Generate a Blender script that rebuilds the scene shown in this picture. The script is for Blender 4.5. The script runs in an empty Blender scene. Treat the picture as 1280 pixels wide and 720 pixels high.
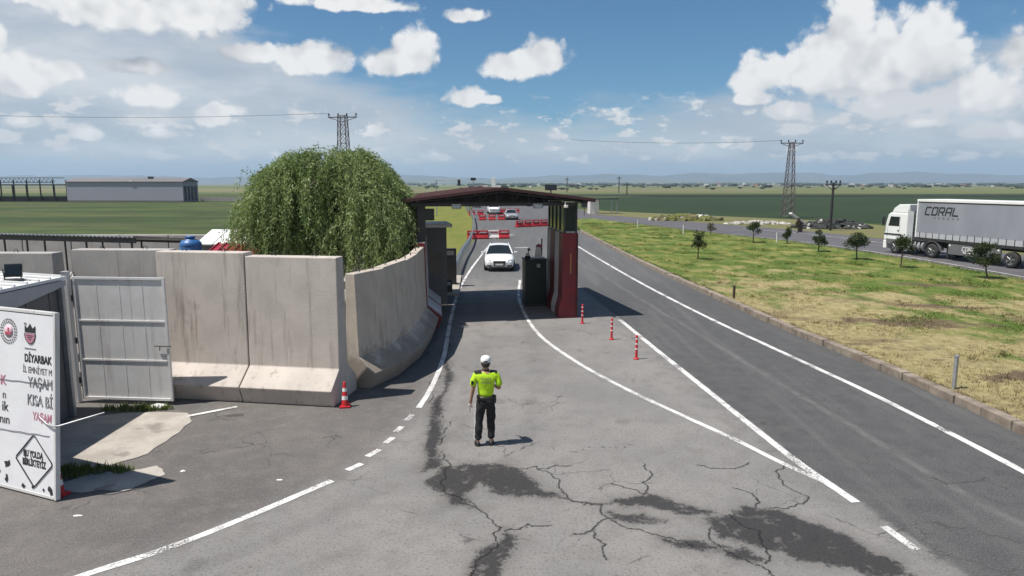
import bpy, bmesh, math, random
import numpy as np
from mathutils import Vector, Matrix, noise as mnoise
random.seed(11); RNG = np.random.default_rng(7)
SC = bpy.context.scene
COL = SC.collection
PI = math.pi
R = math.radians

# ------------------------------------------------------------------ camera
FPX, CAMH, PITCH = 853.0, 5.1, math.atan(130 / 853.0)
cam_d = bpy.data.cameras.new('camera'); cam = bpy.data.objects.new('camera', cam_d); COL.objects.link(cam)
cam.location = (0, 0, CAMH); cam.rotation_euler = (PI / 2 - PITCH, 0, 0)
cam_d.sensor_width = 36; cam_d.lens = 36 * FPX / 1280
cam_d.clip_start = 0.1; cam_d.clip_end = 60000
SC.camera = cam

# ------------------------------------------------------------------ light
SUN_EL = R(64)
sdx, sdy = 0.948, 0.318                      # ground direction of the shadows
sun_d = bpy.data.lights.new('sun', 'SUN'); sun_d.energy = 5.0; sun_d.angle = R(0.5); sun_d.color = (1.0, 0.955, 0.89)
sun = bpy.data.objects.new('sun', sun_d); COL.objects.link(sun)
to_sun = Vector((-sdx * math.cos(SUN_EL), -sdy * math.cos(SUN_EL), math.sin(SUN_EL)))
sun.rotation_euler = to_sun.to_track_quat('Z', 'Y').to_euler(); sun.location = (0, 0, 60)
SC.view_settings.view_transform = 'Standard'; SC.view_settings.look = 'None'
SC.view_settings.exposure = 0.30; SC.view_settings.gamma = 1; SC.view_settings.use_curve_mapping = False

def azel(x, y):
    """direction (azimuth, elevation) of a photo pixel"""
    a = (x - 640) / FPX; b = (360 - y) / FPX; c, s = math.cos(PITCH), math.sin(PITCH)
    d = Vector((a, c + b * s, -s + b * c)).normalized()
    return math.atan2(d.x, d.y), math.asin(d.z)

class NT:
    """small node-tree writer"""
    def __init__(s, nt): s.t = nt
    def n(s, typ, **kw):
        nd = s.t.nodes.new(typ)
        for k, v in kw.items():
            if k == 'inp':
                for kk, vv in v.items():
                    sock = nd.inputs[kk]
                    if isinstance(vv, bpy.types.NodeSocket): s.t.links.new(vv, sock)
                    else: sock.default_value = vv
            else: setattr(nd, k, v)
        return nd
    def math(s, op, a, b=None, clamp=False, c=None):
        i = {0: a}
        if b is not None: i[1] = b
        if c is not None: i[2] = c
        return s.n('ShaderNodeMath', operation=op, use_clamp=clamp, inp=i).outputs[0]
    def vm(s, op, a, b=None, c=None):
        i = {0: a}
        if b is not None: i[1] = b
        if c is not None: i[2] = c
        nd = s.n('ShaderNodeVectorMath', operation=op, inp=i)
        return nd.outputs['Value'] if op in ('DOT_PRODUCT', 'LENGTH', 'DISTANCE') else nd.outputs[0]
    def noise(s, vec, scale, detail=4, rough=.55, lac=2.0):
        return s.n('ShaderNodeTexNoise', inp={'Vector': vec, 'Scale': scale, 'Detail': detail, 'Roughness': rough, 'Lacunarity': lac}).outputs['Fac']
    def step(s, v, lo, hi):
        nd = s.n('ShaderNodeMapRange', interpolation_type='SMOOTHSTEP', inp={'Value': v, 'From Min': lo, 'From Max': hi})
        return nd.outputs[0]
    def lin(s, v, lo, hi, a=0.0, b=1.0):
        return s.n('ShaderNodeMapRange', inp={'Value': v, 'From Min': lo, 'From Max': hi, 'To Min': a, 'To Max': b}).outputs[0]
    def mix(s, f, a, b):
        nd = s.n('ShaderNodeMix', data_type='RGBA')
        for k, v in ((0, f), (6, a), (7, b)):
            if isinstance(v, bpy.types.NodeSocket): s.t.links.new(v, nd.inputs[k])
            else: nd.inputs[k].default_value = (*v, 1) if isinstance(v, (tuple, list)) and len(v) == 3 else v
        return nd.outputs[2]
    def mapv(s, vec, scale=(1, 1, 1), loc=(0, 0, 0), rot=(0, 0, 0)):
        return s.n('ShaderNodeMapping', inp={'Vector': vec, 'Scale': scale, 'Location': loc, 'Rotation': rot}).outputs[0]

# sky: Nishita plus cumulus drawn in direction space (azimuth, elevation)
W = bpy.data.worlds.new('World'); SC.world = W; W.use_nodes = True
W.cycles.sampling_method = 'MANUAL'; W.cycles.sample_map_resolution = 512
wt = W.node_tree; wt.nodes.clear(); w = NT(wt)
CLOUDS = [(150, 8, 86, 34), (240, 6, 96, 38), (60, -8, 60, 20), (316, 64, 40, 15), (376, 74, 34, 22), (406, 70, 38, 27), (488, 76, 38, 22), (514, 64, 38, 34), (640, 80, 52, 22), (680, 66, 42, 32),
          (580, 118, 30, 20), (616, 124, 18, 8), (580, 18, 30, 11), (440, 3, 80, 12),
          (1050, 45, 58, 54), (1005, 88, 46, 24), (1100, 66, 56, 50), (1155, 62, 62, 58), (1080, 98, 90, 32), (950, 92, 44, 28), (1105, 126, 80, 20), (1215, 112, 84, 36), (1275, 60, 40, 36), (985, 138, 40, 14),
          (1155, 150, 32, 11), (1235, 162, 60, 13), (30, 92, 60, 26), (80, 84, 30, 18), (170, 82, 50, 13), (190, 118, 46, 18), (262, 142, 24, 18), (108, 165, 24, 12), (200, 165, 26, 10), (30, 150, 30, 10),
          (-10, 40, 22, 24), (945, 122, 28, 11)]
def cloud_group():
    g = bpy.data.node_groups.new('cloud_height', 'ShaderNodeTree')
    g.interface.new_socket('P', in_out='INPUT', socket_type='NodeSocketVector')
    g.interface.new_socket('H', in_out='OUTPUT', socket_type='NodeSocketFloat')
    g.interface.new_socket('B', in_out='OUTPUT', socket_type='NodeSocketFloat')
    q = NT(g); gi = q.n('NodeGroupInput'); go = q.n('NodeGroupOutput'); P = gi.outputs[0]
    acc = None
    for (x, y, rx, ry) in CLOUDS:
        a0, e0 = azel(x, y + ry * .25); k = 1 / FPX
        sx, sy = 1 / (rx * k * (math.cos(a0) ** 2)) * .95, 1 / (ry * k) * .93
        v = q.vm('MULTIPLY_ADD', P, (sx, sy, 0), (-a0 * sx, -e0 * sy, 0))
        v = q.vm('MAXIMUM', v, q.vm('MULTIPLY', v, (1, -1.55, 1)))
        d = q.vm('LENGTH', v)
        acc = d if acc is None else q.n('ShaderNodeMath', operation='SMOOTH_MIN', inp={0: acc, 1: d, 2: .20}).outputs[0]
    warp = q.n('ShaderNodeTexNoise', inp={'Vector': P, 'Scale': 22.0, 'Detail': 2.0, 'Roughness': .5}).outputs['Color']
    PW = q.vm('MULTIPLY_ADD', warp, (.014, .014, 0), P)
    v1 = q.n('ShaderNodeTexVoronoi', feature='SMOOTH_F1', inp={'Vector': PW, 'Scale': 24.0, 'Smoothness': .5}).outputs['Distance']
    v2 = q.n('ShaderNodeTexVoronoi', feature='SMOOTH_F1', inp={'Vector': PW, 'Scale': 62.0, 'Smoothness': .4}).outputs['Distance']
    n1 = q.noise(PW, 70.0, 8, .68); n0 = q.noise(P, 11.0, 3, .5)
    puff = q.math('ADD', q.math('MULTIPLY', q.math('SUBTRACT', .42, v1), .75), q.math('MULTIPLY', q.math('SUBTRACT', .42, v2), .42))
    bil = q.math('ADD', puff, q.math('ADD', q.math('MULTIPLY', q.math('SUBTRACT', n1, .5), .85), q.math('MULTIPLY', q.math('SUBTRACT', n0, .5), .5)))
    # small field cumulus low over the horizon
    PL = q.mapv(P, (22, 46, 0)); nl = q.noise(PL, 1.0, 5, .58)
    sp = q.n('ShaderNodeSeparateXYZ', inp={0: P}).outputs
    band = q.math('MULTIPLY', q.step(sp[1], .018, .04), q.step(sp[1], .15, .075))
    lowf = q.math('MULTIPLY', q.math('SUBTRACT', nl, .535), q.math('MULTIPLY', band, 3.6))
    low = q.math('SUBTRACT', lowf, q.math('SUBTRACT', .12, q.math('MULTIPLY', band, .12)))
    h = q.math('ADD', q.math('SUBTRACT', 1.0, acc), q.math('MULTIPLY', bil, .80))
    h = q.math('MAXIMUM', h, low)
    g.interface.new_socket('S', in_out='OUTPUT', socket_type='NodeSocketFloat')
    g.links.new(h, go.inputs[0]); g.links.new(puff, go.inputs[1]); g.links.new(q.math('MAXIMUM', q.math('SUBTRACT', 1.0, acc), -.5), go.inputs[2])
    return g
CG = cloud_group()
tc = w.n('ShaderNodeTexCoord').outputs['Generated']
sp = w.n('ShaderNodeSeparateXYZ', inp={0: tc}).outputs
AZ = w.math('ARCTAN2', sp[0], sp[1]); EL = w.math('ARCSINE', sp[2])
PP = w.n('ShaderNodeCombineXYZ', inp={0: AZ, 1: EL, 2: 0.0}).outputs[0]
g1 = w.n('ShaderNodeGroup', node_tree=CG, inp={0: PP})
g2 = w.n('ShaderNodeGroup', node_tree=CG, inp={0: w.vm('ADD', PP, (-.014, .056, 0))})
H1, H2 = g1.outputs[0], g2.outputs[0]
dens = w.step(H1, -.05, .30)
DB_ = w.math('MULTIPLY', w.math('SUBTRACT', g1.outputs[1], g2.outputs[1]), .75)
DS_ = w.math('MINIMUM', w.math('MAXIMUM', w.math('MULTIPLY', w.math('SUBTRACT', g1.outputs[2], g2.outputs[2]), .85), -.75), .25)
lit = w.math('ADD', .66, w.math('ADD', DB_, DS_), clamp=True)
lit = w.math('MAXIMUM', lit, w.math('MULTIPLY', w.step(H1, .10, .0), .4))
lit = w.math('MAXIMUM', lit, w.math('MULTIPLY', w.step(EL, .16, .10), .66))
ccol = w.mix(lit, (4.6, 4.9, 5.5), (11.7, 11.6, 11.4))
# thin veil of high cloud, mostly on the left and low on the right
veiln = w.noise(w.mapv(PP, (4.2, 15, 0), rot=(0, 0, .06)), 1.0, 6, .6); veil2 = w.noise(w.mapv(PP, (9, 40, 0)), 1.0, 5, .62)
vtop = w.math('ADD', .088, w.math('ADD', w.math('MULTIPLY', w.math('MAXIMUM', w.math('SUBTRACT', -.10, AZ), 0.0), .42), w.math('MULTIPLY', w.math('MAXIMUM', w.math('SUBTRACT', AZ, .20), 0.0), .14)))
veil = w.step(w.math('ADD', w.math('SUBTRACT', EL, vtop), w.math('MULTIPLY', w.math('SUBTRACT', veiln, .5), .22)), .035, -.045)
veil = w.math('MULTIPLY', veil, w.lin(veil2, .3, .7, .78, 1.0))
haze_b = w.math('MULTIPLY', w.step(EL, .050, .010), .75)
sky = w.n('ShaderNodeTexSky', sky_type='NISHITA', sun_disc=False, sun_elevation=SUN_EL, sun_rotation=math.atan2(-sdx, -sdy) % (2 * PI),
          altitude=700, air_density=1.0, dust_density=.6, ozone_density=1.8).outputs[0]
skyc = w.n('ShaderNodeMix', data_type='RGBA', blend_type='MULTIPLY', inp={0: 1.0, 6: sky, 7: (.53, .90, 1.10, 1)}).outputs[2]
skyc = w.mix(w.math('MULTIPLY', veil, .94), skyc, w.mix(w.step(veiln, .38, .66), (6.3, 6.8, 7.5), (9.6, 9.7, 9.8)))
skyc = w.mix(haze_b, skyc, (3.5, 5.4, 7.0))
up = w.step(EL, -.01, .02)
skyc = w.mix(w.math('MULTIPLY', w.math('MULTIPLY', dens, .96), up), skyc, ccol)
bg = w.n('ShaderNodeBackground', inp={'Color': skyc, 'Strength': .066})
wt.links.new(bg.outputs[0], w.n('ShaderNodeOutputWorld').inputs[0])

# ------------------------------------------------------------------ materials
MATS = {}
def mat(name, col, col2=None, rough=.7, scale=3.0, detail=4, amount=1.0, bump=0.0, bscale=None, metal=0.0, stretch=(1, 1, 1), coat=0.0, spec=.5, extra=None, coords='Object'):
    """noise-mottled principled material"""
    if name in MATS: return MATS[name]
    m = bpy.data.materials.new(name); m.use_nodes = True; t = NT(m.node_tree)
    b = m.node_tree.nodes['Principled BSDF']
    tcn = t.n('ShaderNodeTexCoord').outputs[coords]
    v = t.mapv(tcn, stretch)
    col2 = col2 or tuple(c * .8 for c in col)
    f = t.step(t.noise(v, scale, detail, .6), .5 - .22 / max(amount, .01), .5 + .22 / max(amount, .01))
    c = t.mix(f, col, col2)
    if extra: c = extra(t, tcn, c, b)
    m.node_tree.links.new(c, b.inputs['Base Color'])
    b.inputs['Roughness'].default_value = rough; b.inputs['Metallic'].default_value = metal
    b.inputs['Specular IOR Level'].default_value = spec
    if coat: b.inputs['Coat Weight'].default_value = coat; b.inputs['Coat Roughness'].default_value = .08
    if bump:
        bn = t.n('ShaderNodeBump', inp={'Strength': bump, 'Distance': .02, 'Height': t.noise(v, bscale or scale * 6, 5, .65)})
        m.node_tree.links.new(bn.outputs[0], b.inputs['Normal'])
    MATS[name] = m; return m

def concrete_extra(tint=(.16, .125, .10), amt=.75, pits=True):
    def f(t, tcn, c, b):
        geo = t.n('ShaderNodeNewGeometry').outputs['Position']
        st = t.noise(t.mapv(geo, (2.6, 2.6, .22)), 1.6, 5, .65)
        c = t.mix(t.math('MULTIPLY', t.step(st, .53, .73), amt * .8), c, tint)
        st2 = t.noise(t.mapv(geo, (6.5, 6.5, .12)), 1.3, 4, .6)
        c = t.mix(t.math('MULTIPLY', t.step(st2, .63, .72), .55), c, (.17, .10, .075))
        blot = t.noise(geo, 1.1, 5, .6)
        c = t.mix(t.math('MULTIPLY', t.step(blot, .56, .72), .4), c, (.42, .38, .34))
        soot = t.noise(geo, .85, 6, .7)
        c = t.mix(t.math('MULTIPLY', t.step(soot, .60, .74), .5), c, (.17, .145, .135))
        pit = t.n('ShaderNodeTexVoronoi', feature='F1', inp={'Vector': geo, 'Scale': 9.0}).outputs['Distance']
        c = t.mix(t.math('MULTIPLY', t.math('MULTIPLY', t.step(pit, .10, .04), t.step(blot, .45, .6)), .6), c, (.12, .10, .09))
        return c
    return f
def dark_foot(t, tcn, c, b):
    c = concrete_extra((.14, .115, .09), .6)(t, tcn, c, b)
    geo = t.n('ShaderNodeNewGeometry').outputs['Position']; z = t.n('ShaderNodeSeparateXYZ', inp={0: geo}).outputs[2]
    n = t.noise(geo, 1.5, 6, .65)      # darker brown low on the wall, ragged upper edge
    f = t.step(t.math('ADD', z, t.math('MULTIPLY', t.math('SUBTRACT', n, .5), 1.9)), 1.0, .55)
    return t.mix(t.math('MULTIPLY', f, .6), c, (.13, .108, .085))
M = {}
M['wall'] = mat('weathered_concrete', (.54, .485, .435), (.43, .385, .345), .9, 1.4, 6, .8, .25, 22, extra=concrete_extra())
M['wall2'] = mat('weathered_concrete_brown', (.50, .44, .375), (.39, .34, .285), .9, 1.6, 6, .8, .3, 22, extra=dark_foot)
M['wall3'] = mat('plain_concrete', (.40, .38, .36), (.31, .295, .28), .9, 1.3, 5, .8, .2, 22, extra=concrete_extra((.2, .18, .16), .5))
M['white_paint'] = mat('white_wall_paint', (.62, .60, .60), (.47, .45, .45), .7, 2.0, 5, .8, .1, extra=concrete_extra((.3, .25, .24), .4))
M['red_paint'] = mat('red_wall_paint', (.185, .008, .013), (.11, .008, .011), .55, 2.5, 5, .8, .1)
M['roof_red'] = mat('brown_red_roof', (.10, .034, .032), (.06, .024, .024), .6, 1.2, 4)
M['dark_steel'] = mat('dark_steel', (.035, .032, .034), (.022, .02, .022), .5, 3, 3, metal=.0)
M['galv'] = mat('galvanised_steel', (.42, .43, .44), (.31, .32, .33), .45, 4, 4, metal=.5)
M['lattice'] = mat('lattice_steel', (.13, .10, .105), (.09, .07, .075), .6, 3, 3)
M['gate'] = mat('painted_sheet_steel', (.66, .65, .64), (.56, .55, .54), .5, 2.2, 5, .7, .12, 8, extra=concrete_extra((.25, .2, .17), .45))
M['shed_dark'] = mat('grey_container_sheet', (.135, .135, .14), (.105, .105, .11), .6, 1.5, 4, .7, .1)
M['shed_light'] = mat('pale_grey_sheet', (.42, .42, .44), (.35, .35, .37), .6, 1.5, 4, .7, .1)
M['white_metal'] = mat('white_sheet_metal', (.78, .78, .77), (.66, .66, .65), .45, 1.5, 4, .6)
M['black'] = mat('black_plastic', (.014, .014, .015), (.022, .022, .023), .45, 4, 3)
M['green_box'] = mat('dark_green_paint', (.006, .014, .011), (.004, .010, .008), .5, 3, 3)
M['car_white'] = mat('white_car_paint', (.78, .78, .78), (.74, .74, .74), .25, 2, 2, coat=.6)
M['car_silver'] = mat('silver_car_paint', (.42, .42, .44), (.38, .38, .40), .3, 2, 2, coat=.6, metal=.3)
M['glass'] = mat('dark_glass', (.012, .016, .018), (.02, .024, .026), .06, 1.0, 2, spec=.6)
M['tyre'] = mat('tyre_rubber', (.022, .022, .022), (.032, .031, .03), .85, 6, 3)
M['rim'] = mat('wheel_rim', (.24, .24, .245), (.15, .15, .15), .35, 6, 3, metal=.6)
M['lamp'] = mat('headlamp_lens', (.35, .37, .40), (.25, .27, .3), .1, 8, 2, coat=.5)
M['plate'] = mat('number_plate', (.7, .7, .68), (.6, .6, .6), .5, 8, 2)
M['barrier_red'] = mat('red_plastic', (.42, .014, .022), (.30, .012, .018), .5, 2, 4)
M['barrier_white'] = mat('white_plastic', (.72, .68, .66), (.6, .56, .55), .5, 2, 4)
M['reflect'] = mat('reflective_white_band', (.80, .79, .78), (.7, .69, .68), .4, 6, 3)
M['vinyl'] = mat('white_vinyl', (.78, .78, .80), (.70, .70, .73), .45, 1.2, 5, .7, .35, 2.2)
M['ink'] = mat('black_print', (.02, .02, .022), (.03, .03, .032), .5, 6, 3)
M['ink_grey'] = mat('grey_print', (.11, .10, .11), (.2, .19, .2), .5, 6, 3)
M['ink_pink'] = mat('faded_pink_print', (.42, .13, .20), (.50, .26, .32), .5, 5, 4)
M['ink_red'] = mat('red_print', (.48, .05, .09), (.5, .12, .16), .5, 5, 3)
M['skin'] = mat('skin', (.36, .20, .13), (.31, .165, .105), .5, 12, 3)
M['hiviz'] = mat('fluorescent_yellow_cloth', (.46, .72, .012), (.38, .62, .01), .75, 5, 4, .6, .5, 9)
M['navy'] = mat('dark_navy_cloth', (.007, .007, .009), (.012, .012, .015), .85, 8, 4, 1, .5, 12)
M['cap_white'] = mat('white_cloth', (.74, .74, .74), (.64, .64, .64), .8, 8, 3)
M['hair'] = mat('dark_hair', (.018, .013, .011), (.03, .024, .02), .6, 20, 3)
M['paper'] = mat('paper', (.82, .82, .80), (.76, .76, .75), .7, 8, 2)
M['leather'] = mat('black_leather', (.013, .012, .012), (.025, .023, .022), .35, 14, 3)
M['curtain'] = mat('grey_truck_curtain', (.27, .28, .325), (.205, .215, .25), .55, .5, 6, .8, .35, 1.2, stretch=(1, 1, .35))
M['curtain_low'] = mat('pale_curtain_hem', (.42, .43, .45), (.34, .35, .38), .55, 2.0, 4, .7)
M['tank_blue'] = mat('blue_tank_plastic', (.035, .13, .34), (.03, .10, .27), .4, 3, 3)
M['tile_red'] = mat('red_roof_sheet', (.33, .02, .045), (.24, .016, .035), .5, 3, 4)
M['bark'] = mat('bark', (.10, .075, .055), (.055, .042, .033), .9, 8, 5, 1, .6, 14)
M['warehouse'] = mat('grey_cladding', (.31, .315, .37), (.28, .285, .335), .6, .05, 4, .7)
M['wh_roof'] = mat('grey_brown_roof', (.17, .16, .165), (.14, .13, .135), .7, .08, 4)
M['stone'] = mat('pale_stone', (.52, .50, .46), (.40, .38, .35), .9, 5, 5, 1, .5, 14)
M['rubble'] = mat('dark_rubble', (.06, .062, .06), (.03, .034, .032), .95, 2, 5, 1, .6, 6)
M['signal'] = mat('red_cone_plastic', (.50, .012, .018), (.40, .012, .016), .5, 4, 3)
M['white_line'] = None

def foliage(name, c1, c2, trans=.35):
    m = bpy.data.materials.new(name); m.use_nodes = True; t = NT(m.node_tree); nt = m.node_tree
    nt.nodes.clear()
    a = t.n('ShaderNodeAttribute', attribute_name='tint').outputs['Fac']
    c = t.mix(a, c1, c2)
    d = t.n('ShaderNodeBsdfPrincipled', inp={'Base Color': c, 'Roughness': .5, 'Specular IOR Level': .35})
    tr = t.n('ShaderNodeBsdfTranslucent', inp={'Color': t.mix(.5, c, (.12, .17, .02))})
    mx = t.n('ShaderNodeMixShader', inp={0: trans, 1: d.outputs[0], 2: tr.outputs[0]})
    nt.links.new(mx.outputs[0], t.n('ShaderNodeOutputMaterial').inputs[0])
    return m
M['willow'] = foliage('willow_leaves', (.12, .195, .055), (.38, .46, .20), .47)
M['sapling'] = foliage('sapling_leaves', (.022, .036, .014), (.06, .078, .03), .25)
M['drybrush'] = foliage('dry_brown_leaves', (.05, .035, .02), (.10, .07, .035), .2)
M['weed'] = foliage('weed_leaves', (.08, .12, .03), (.17, .20, .06), .3)

# ------------------------------------------------------------------ object helpers
def tag(o, label=None, cat=None, group=None, kind=None):
    if label: o['label'] = label
    if cat: o['category'] = cat
    if group: o['group'] = group
    if kind: o['kind'] = kind
    return o
def thing(name, label, cat, loc=(0, 0, 0), rz=0.0, group=None):
    o = bpy.data.objects.new(name, None); COL.objects.link(o); o.empty_display_size = .2
    o.location = loc; o.rotation_euler = (0, 0, rz)
    return tag(o, label, cat, group)
class MB:
    """collects shapes with material slots and links them as one mesh object"""
    def __init__(s): s.v = []; s.f = []; s.mi = []; s.sm = []
    def add(s, v, f, mi=0, smooth=False):
        o = len(s.v); s.v += [tuple(p) for p in v]; s.f += [tuple(i + o for i in q) for q in f]
        s.mi += [mi] * len(f); s.sm += [smooth] * len(f); return s
    def box(s, c, d, rz=0.0, mi=0, M_=None, taper=1.0, bev=0.0):
        x, y, z = d[0] / 2, d[1] / 2, d[2] / 2
        if bev:
            bm = bmesh.new(); bmesh.ops.create_cube(bm, size=1); bmesh.ops.scale(bm, vec=d, verts=bm.verts)
            bmesh.ops.bevel(bm, geom=bm.edges[:], offset=bev, segments=2, affect='EDGES', profile=.6)
            vs = [v.co.copy() for v in bm.verts]; fs = [[v.index for v in f.verts] for f in bm.faces]; bm.free()
            for v in vs:
                if taper != 1.0 and v.z > 0: v.x *= taper; v.y *= taper
        else:
            vs = [Vector((a * x * (taper if e > 0 else 1), b * y * (taper if e > 0 else 1), e * z)) for e in (-1, 1) for a, b in ((-1, -1), (1, -1), (1, 1), (-1, 1))]
            fs = [(3, 2, 1, 0), (4, 5, 6, 7), (0, 1, 5, 4), (1, 2, 6, 5), (2, 3, 7, 6), (3, 0, 4, 7)]
        m = (M_ or Matrix.Identity(4)) @ Matrix.Translation(c) @ Matrix.Rotation(rz, 4, 'Z')
        return s.add([m @ v for v in vs], fs, mi)
    def prof(s, pts, x0, x1, mi=0, M_=None):
        """profile (y,z) extruded along x"""
        n = len(pts); m = M_ or Matrix.Identity(4)
        v = [m @ Vector((x0, p[0], p[1])) for p in pts] + [m @ Vector((x1, p[0], p[1])) for p in pts]
        f = [(i, (i + 1) % n, (i + 1) % n + n, i + n) for i in range(n)]
        return s.add(v, f + [tuple(range(n))[::-1], tuple(range(n, 2 * n))], mi)
    def tube(s, pts, r, n=8, mi=0, cap=True, smooth=True):
        pts = [Vector(p) for p in pts]; k = len(pts); rs = r if isinstance(r, (list, tuple)) else [r] * k
        v = []; up = Vector((0, 0, 1))
        for i, p in enumerate(pts):
            t = (pts[min(i + 1, k - 1)] - pts[max(i - 1, 0)]).normalized()
            a = t.cross(up if abs(t.z) < .95 else Vector((1, 0, 0))).normalized(); b = a.cross(t)
            v += [p + (a * math.cos(2 * PI * j / n) + b * math.sin(2 * PI * j / n)) * rs[i] for j in range(n)]
        f = [(i * n + j, i * n + (j + 1) % n, (i + 1) * n + (j + 1) % n, (i + 1) * n + j) for i in range(k - 1) for j in range(n)]
        s.add(v, f, mi, smooth)
        if cap: s.add(v[:n], [tuple(range(n))], mi); s.add(v[-n:], [tuple(range(n))[::-1]], mi)
        return s
    def lathe(s, prof, n=20, c=(0, 0, 0), mi=0, axis='Z', smooth=True):
        v = []
        for r, z in prof:
            for j in range(n):
                a = 2 * PI * j / n; p = (r * math.cos(a), r * math.sin(a), z)
                if axis == 'X': p = (p[2], p[0], p[1])
                if axis == 'Y': p = (p[0], p[2], p[1])
                v.append(Vector(c) + Vector(p))
        k = len(prof)
        f = [(i * n + j, i * n + (j + 1) % n, (i + 1) * n + (j + 1) % n, (i + 1) * n + j) for i in range(k - 1) for j in range(n)]
        return s.add(v, f, mi, smooth)
    def poly(s, pts, mi=0): return s.add(pts, [tuple(range(len(pts)))], mi)
    def build(s, name, m, parent=None, loc=None, rz=None, fix=True):
        me = bpy.data.meshes.new(name); me.from_pydata(s.v, [], s.f)
        for x in (m if isinstance(m, (list, tuple)) else [m]): me.materials.append(x)
        me.polygons.foreach_set('material_index', s.mi); me.polygons.foreach_set('use_smooth', s.sm); me.update()
        if fix:
            bm = bmesh.new(); bm.from_mesh(me); bmesh.ops.recalc_face_normals(bm, faces=bm.faces[:]); bm.to_mesh(me); bm.free()
        o = bpy.data.objects.new(name, me); COL.objects.link(o)
        if parent: o.parent = parent
        if loc is not None: o.location = loc
        if rz is not None: o.rotation_euler = (0, 0, rz)
        return o
def bevel(o, wd=.02, seg=2):
    b = o.modifiers.new('bevel', 'BEVEL'); b.width = wd; b.segments = seg; b.limit_method = 'ANGLE'; b.angle_limit = R(40); return o
def kids(o): return [c for c in bpy.data.objects if c.parent == o]
def copy_tree(o, parent=None):
    c = o.copy(); COL.objects.link(c); c.parent = parent
    for ch in kids(o): copy_tree(ch, c)
    return c
def dup(o, loc, rz=None, label=None):
    c = copy_tree(o); c.location = loc
    if rz is not None: c.rotation_euler = (0, 0, rz)
    if label: c['label'] = label
    return c
def np_mesh(name, v, f, m, attrs=None, smooth=False, parent=None):
    """fast mesh from numpy arrays; f is (n,3) or (n,4)"""
    me = bpy.data.meshes.new(name); v = np.asarray(v, np.float32); f = np.asarray(f, np.int32); k = f.shape[1]
    me.vertices.add(len(v)); me.vertices.foreach_set('co', v.ravel())
    me.loops.add(f.size); me.loops.foreach_set('vertex_index', f.ravel())
    me.polygons.add(len(f)); me.polygons.foreach_set('loop_start', np.arange(0, f.size, k, dtype=np.int32))
    me.polygons.foreach_set('use_smooth', np.full(len(f), smooth))
    me.update(calc_edges=True)
    for an, (dom, arr) in (attrs or {}).items():
        a = me.attributes.new(an, 'FLOAT', dom); a.data.foreach_set('value', np.asarray(arr, np.float32))
    for x in (m if isinstance(m, (list, tuple)) else [m]): me.materials.append(x)
    o = bpy.data.objects.new(name, me); COL.objects.link(o)
    if parent: o.parent = parent
    return o
def catmull(P, n=8):
    P = [np.array(p, float) for p in P]; out = []
    Q = [2 * P[0] - P[1]] + P + [2 * P[-1] - P[-2]]
    for i in range(1, len(Q) - 2):
        a, b, c, d = Q[i - 1:i + 3]
        for t in np.linspace(0, 1, n, endpoint=False):
            out.append(.5 * (2 * b + (c - a) * t + (2 * a - 5 * b + 4 * c - d) * t * t + (3 * b - a - 3 * c + d) * t ** 3))
    out.append(P[-1]); return np.array(out)
def text(s, size, parent, mtl, x, z, y=-.008, align='CENTER', name='lettering', stretch=1.0, bold=0.0, outline=False, shear=0.0, rot=(PI / 2, 0, 0), ext=.0015):
    cu = bpy.data.curves.new(name, 'FONT'); cu.body = s; cu.size = size; cu.align_x = align; cu.align_y = 'CENTER'
    cu.extrude = ext; cu.offset = bold; cu.shear = shear; cu.resolution_u = 3
    if outline: cu.fill_mode = 'NONE'; cu.extrude = 0; cu.bevel_depth = size * .014; cu.bevel_resolution = 0
    o = bpy.data.objects.new('text_tmp', cu); COL.objects.link(o)
    bpy.context.view_layer.update()
    me = bpy.data.meshes.new_from_object(o.evaluated_get(bpy.context.evaluated_depsgraph_get()))
    bpy.data.objects.remove(o); bpy.data.curves.remove(cu)
    me.name = name; me.materials.clear(); me.materials.append(mtl)
    r = bpy.data.objects.new(name, me); COL.objects.link(r); r.parent = parent
    r.location = (x, y, z); r.rotation_euler = rot; r.scale = (stretch, 1, 1)
    return r

# ------------------------------------------------------------------ ground surfaces
def surf_mat(name, build):
    m = bpy.data.materials.new(name); m.use_nodes = True; t = NT(m.node_tree)
    b = m.node_tree.nodes['Principled BSDF']; geo = t.n('ShaderNodeNewGeometry').outputs['Position']
    c, rough, bump = build(t, geo)
    m.node_tree.links.new(c, b.inputs['Base Color'])
    if isinstance(rough, bpy.types.NodeSocket): m.node_tree.links.new(rough, b.inputs['Roughness'])
    else: b.inputs['Roughness'].default_value = rough
    b.inputs['Specular IOR Level'].default_value = .3
    if bump:
        bn = t.n('ShaderNodeBump', inp={'Strength': bump[1], 'Distance': bump[2], 'Height': bump[0]})
        m.node_tree.links.new(bn.outputs[0], b.inputs['Normal'])
    return m

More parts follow.
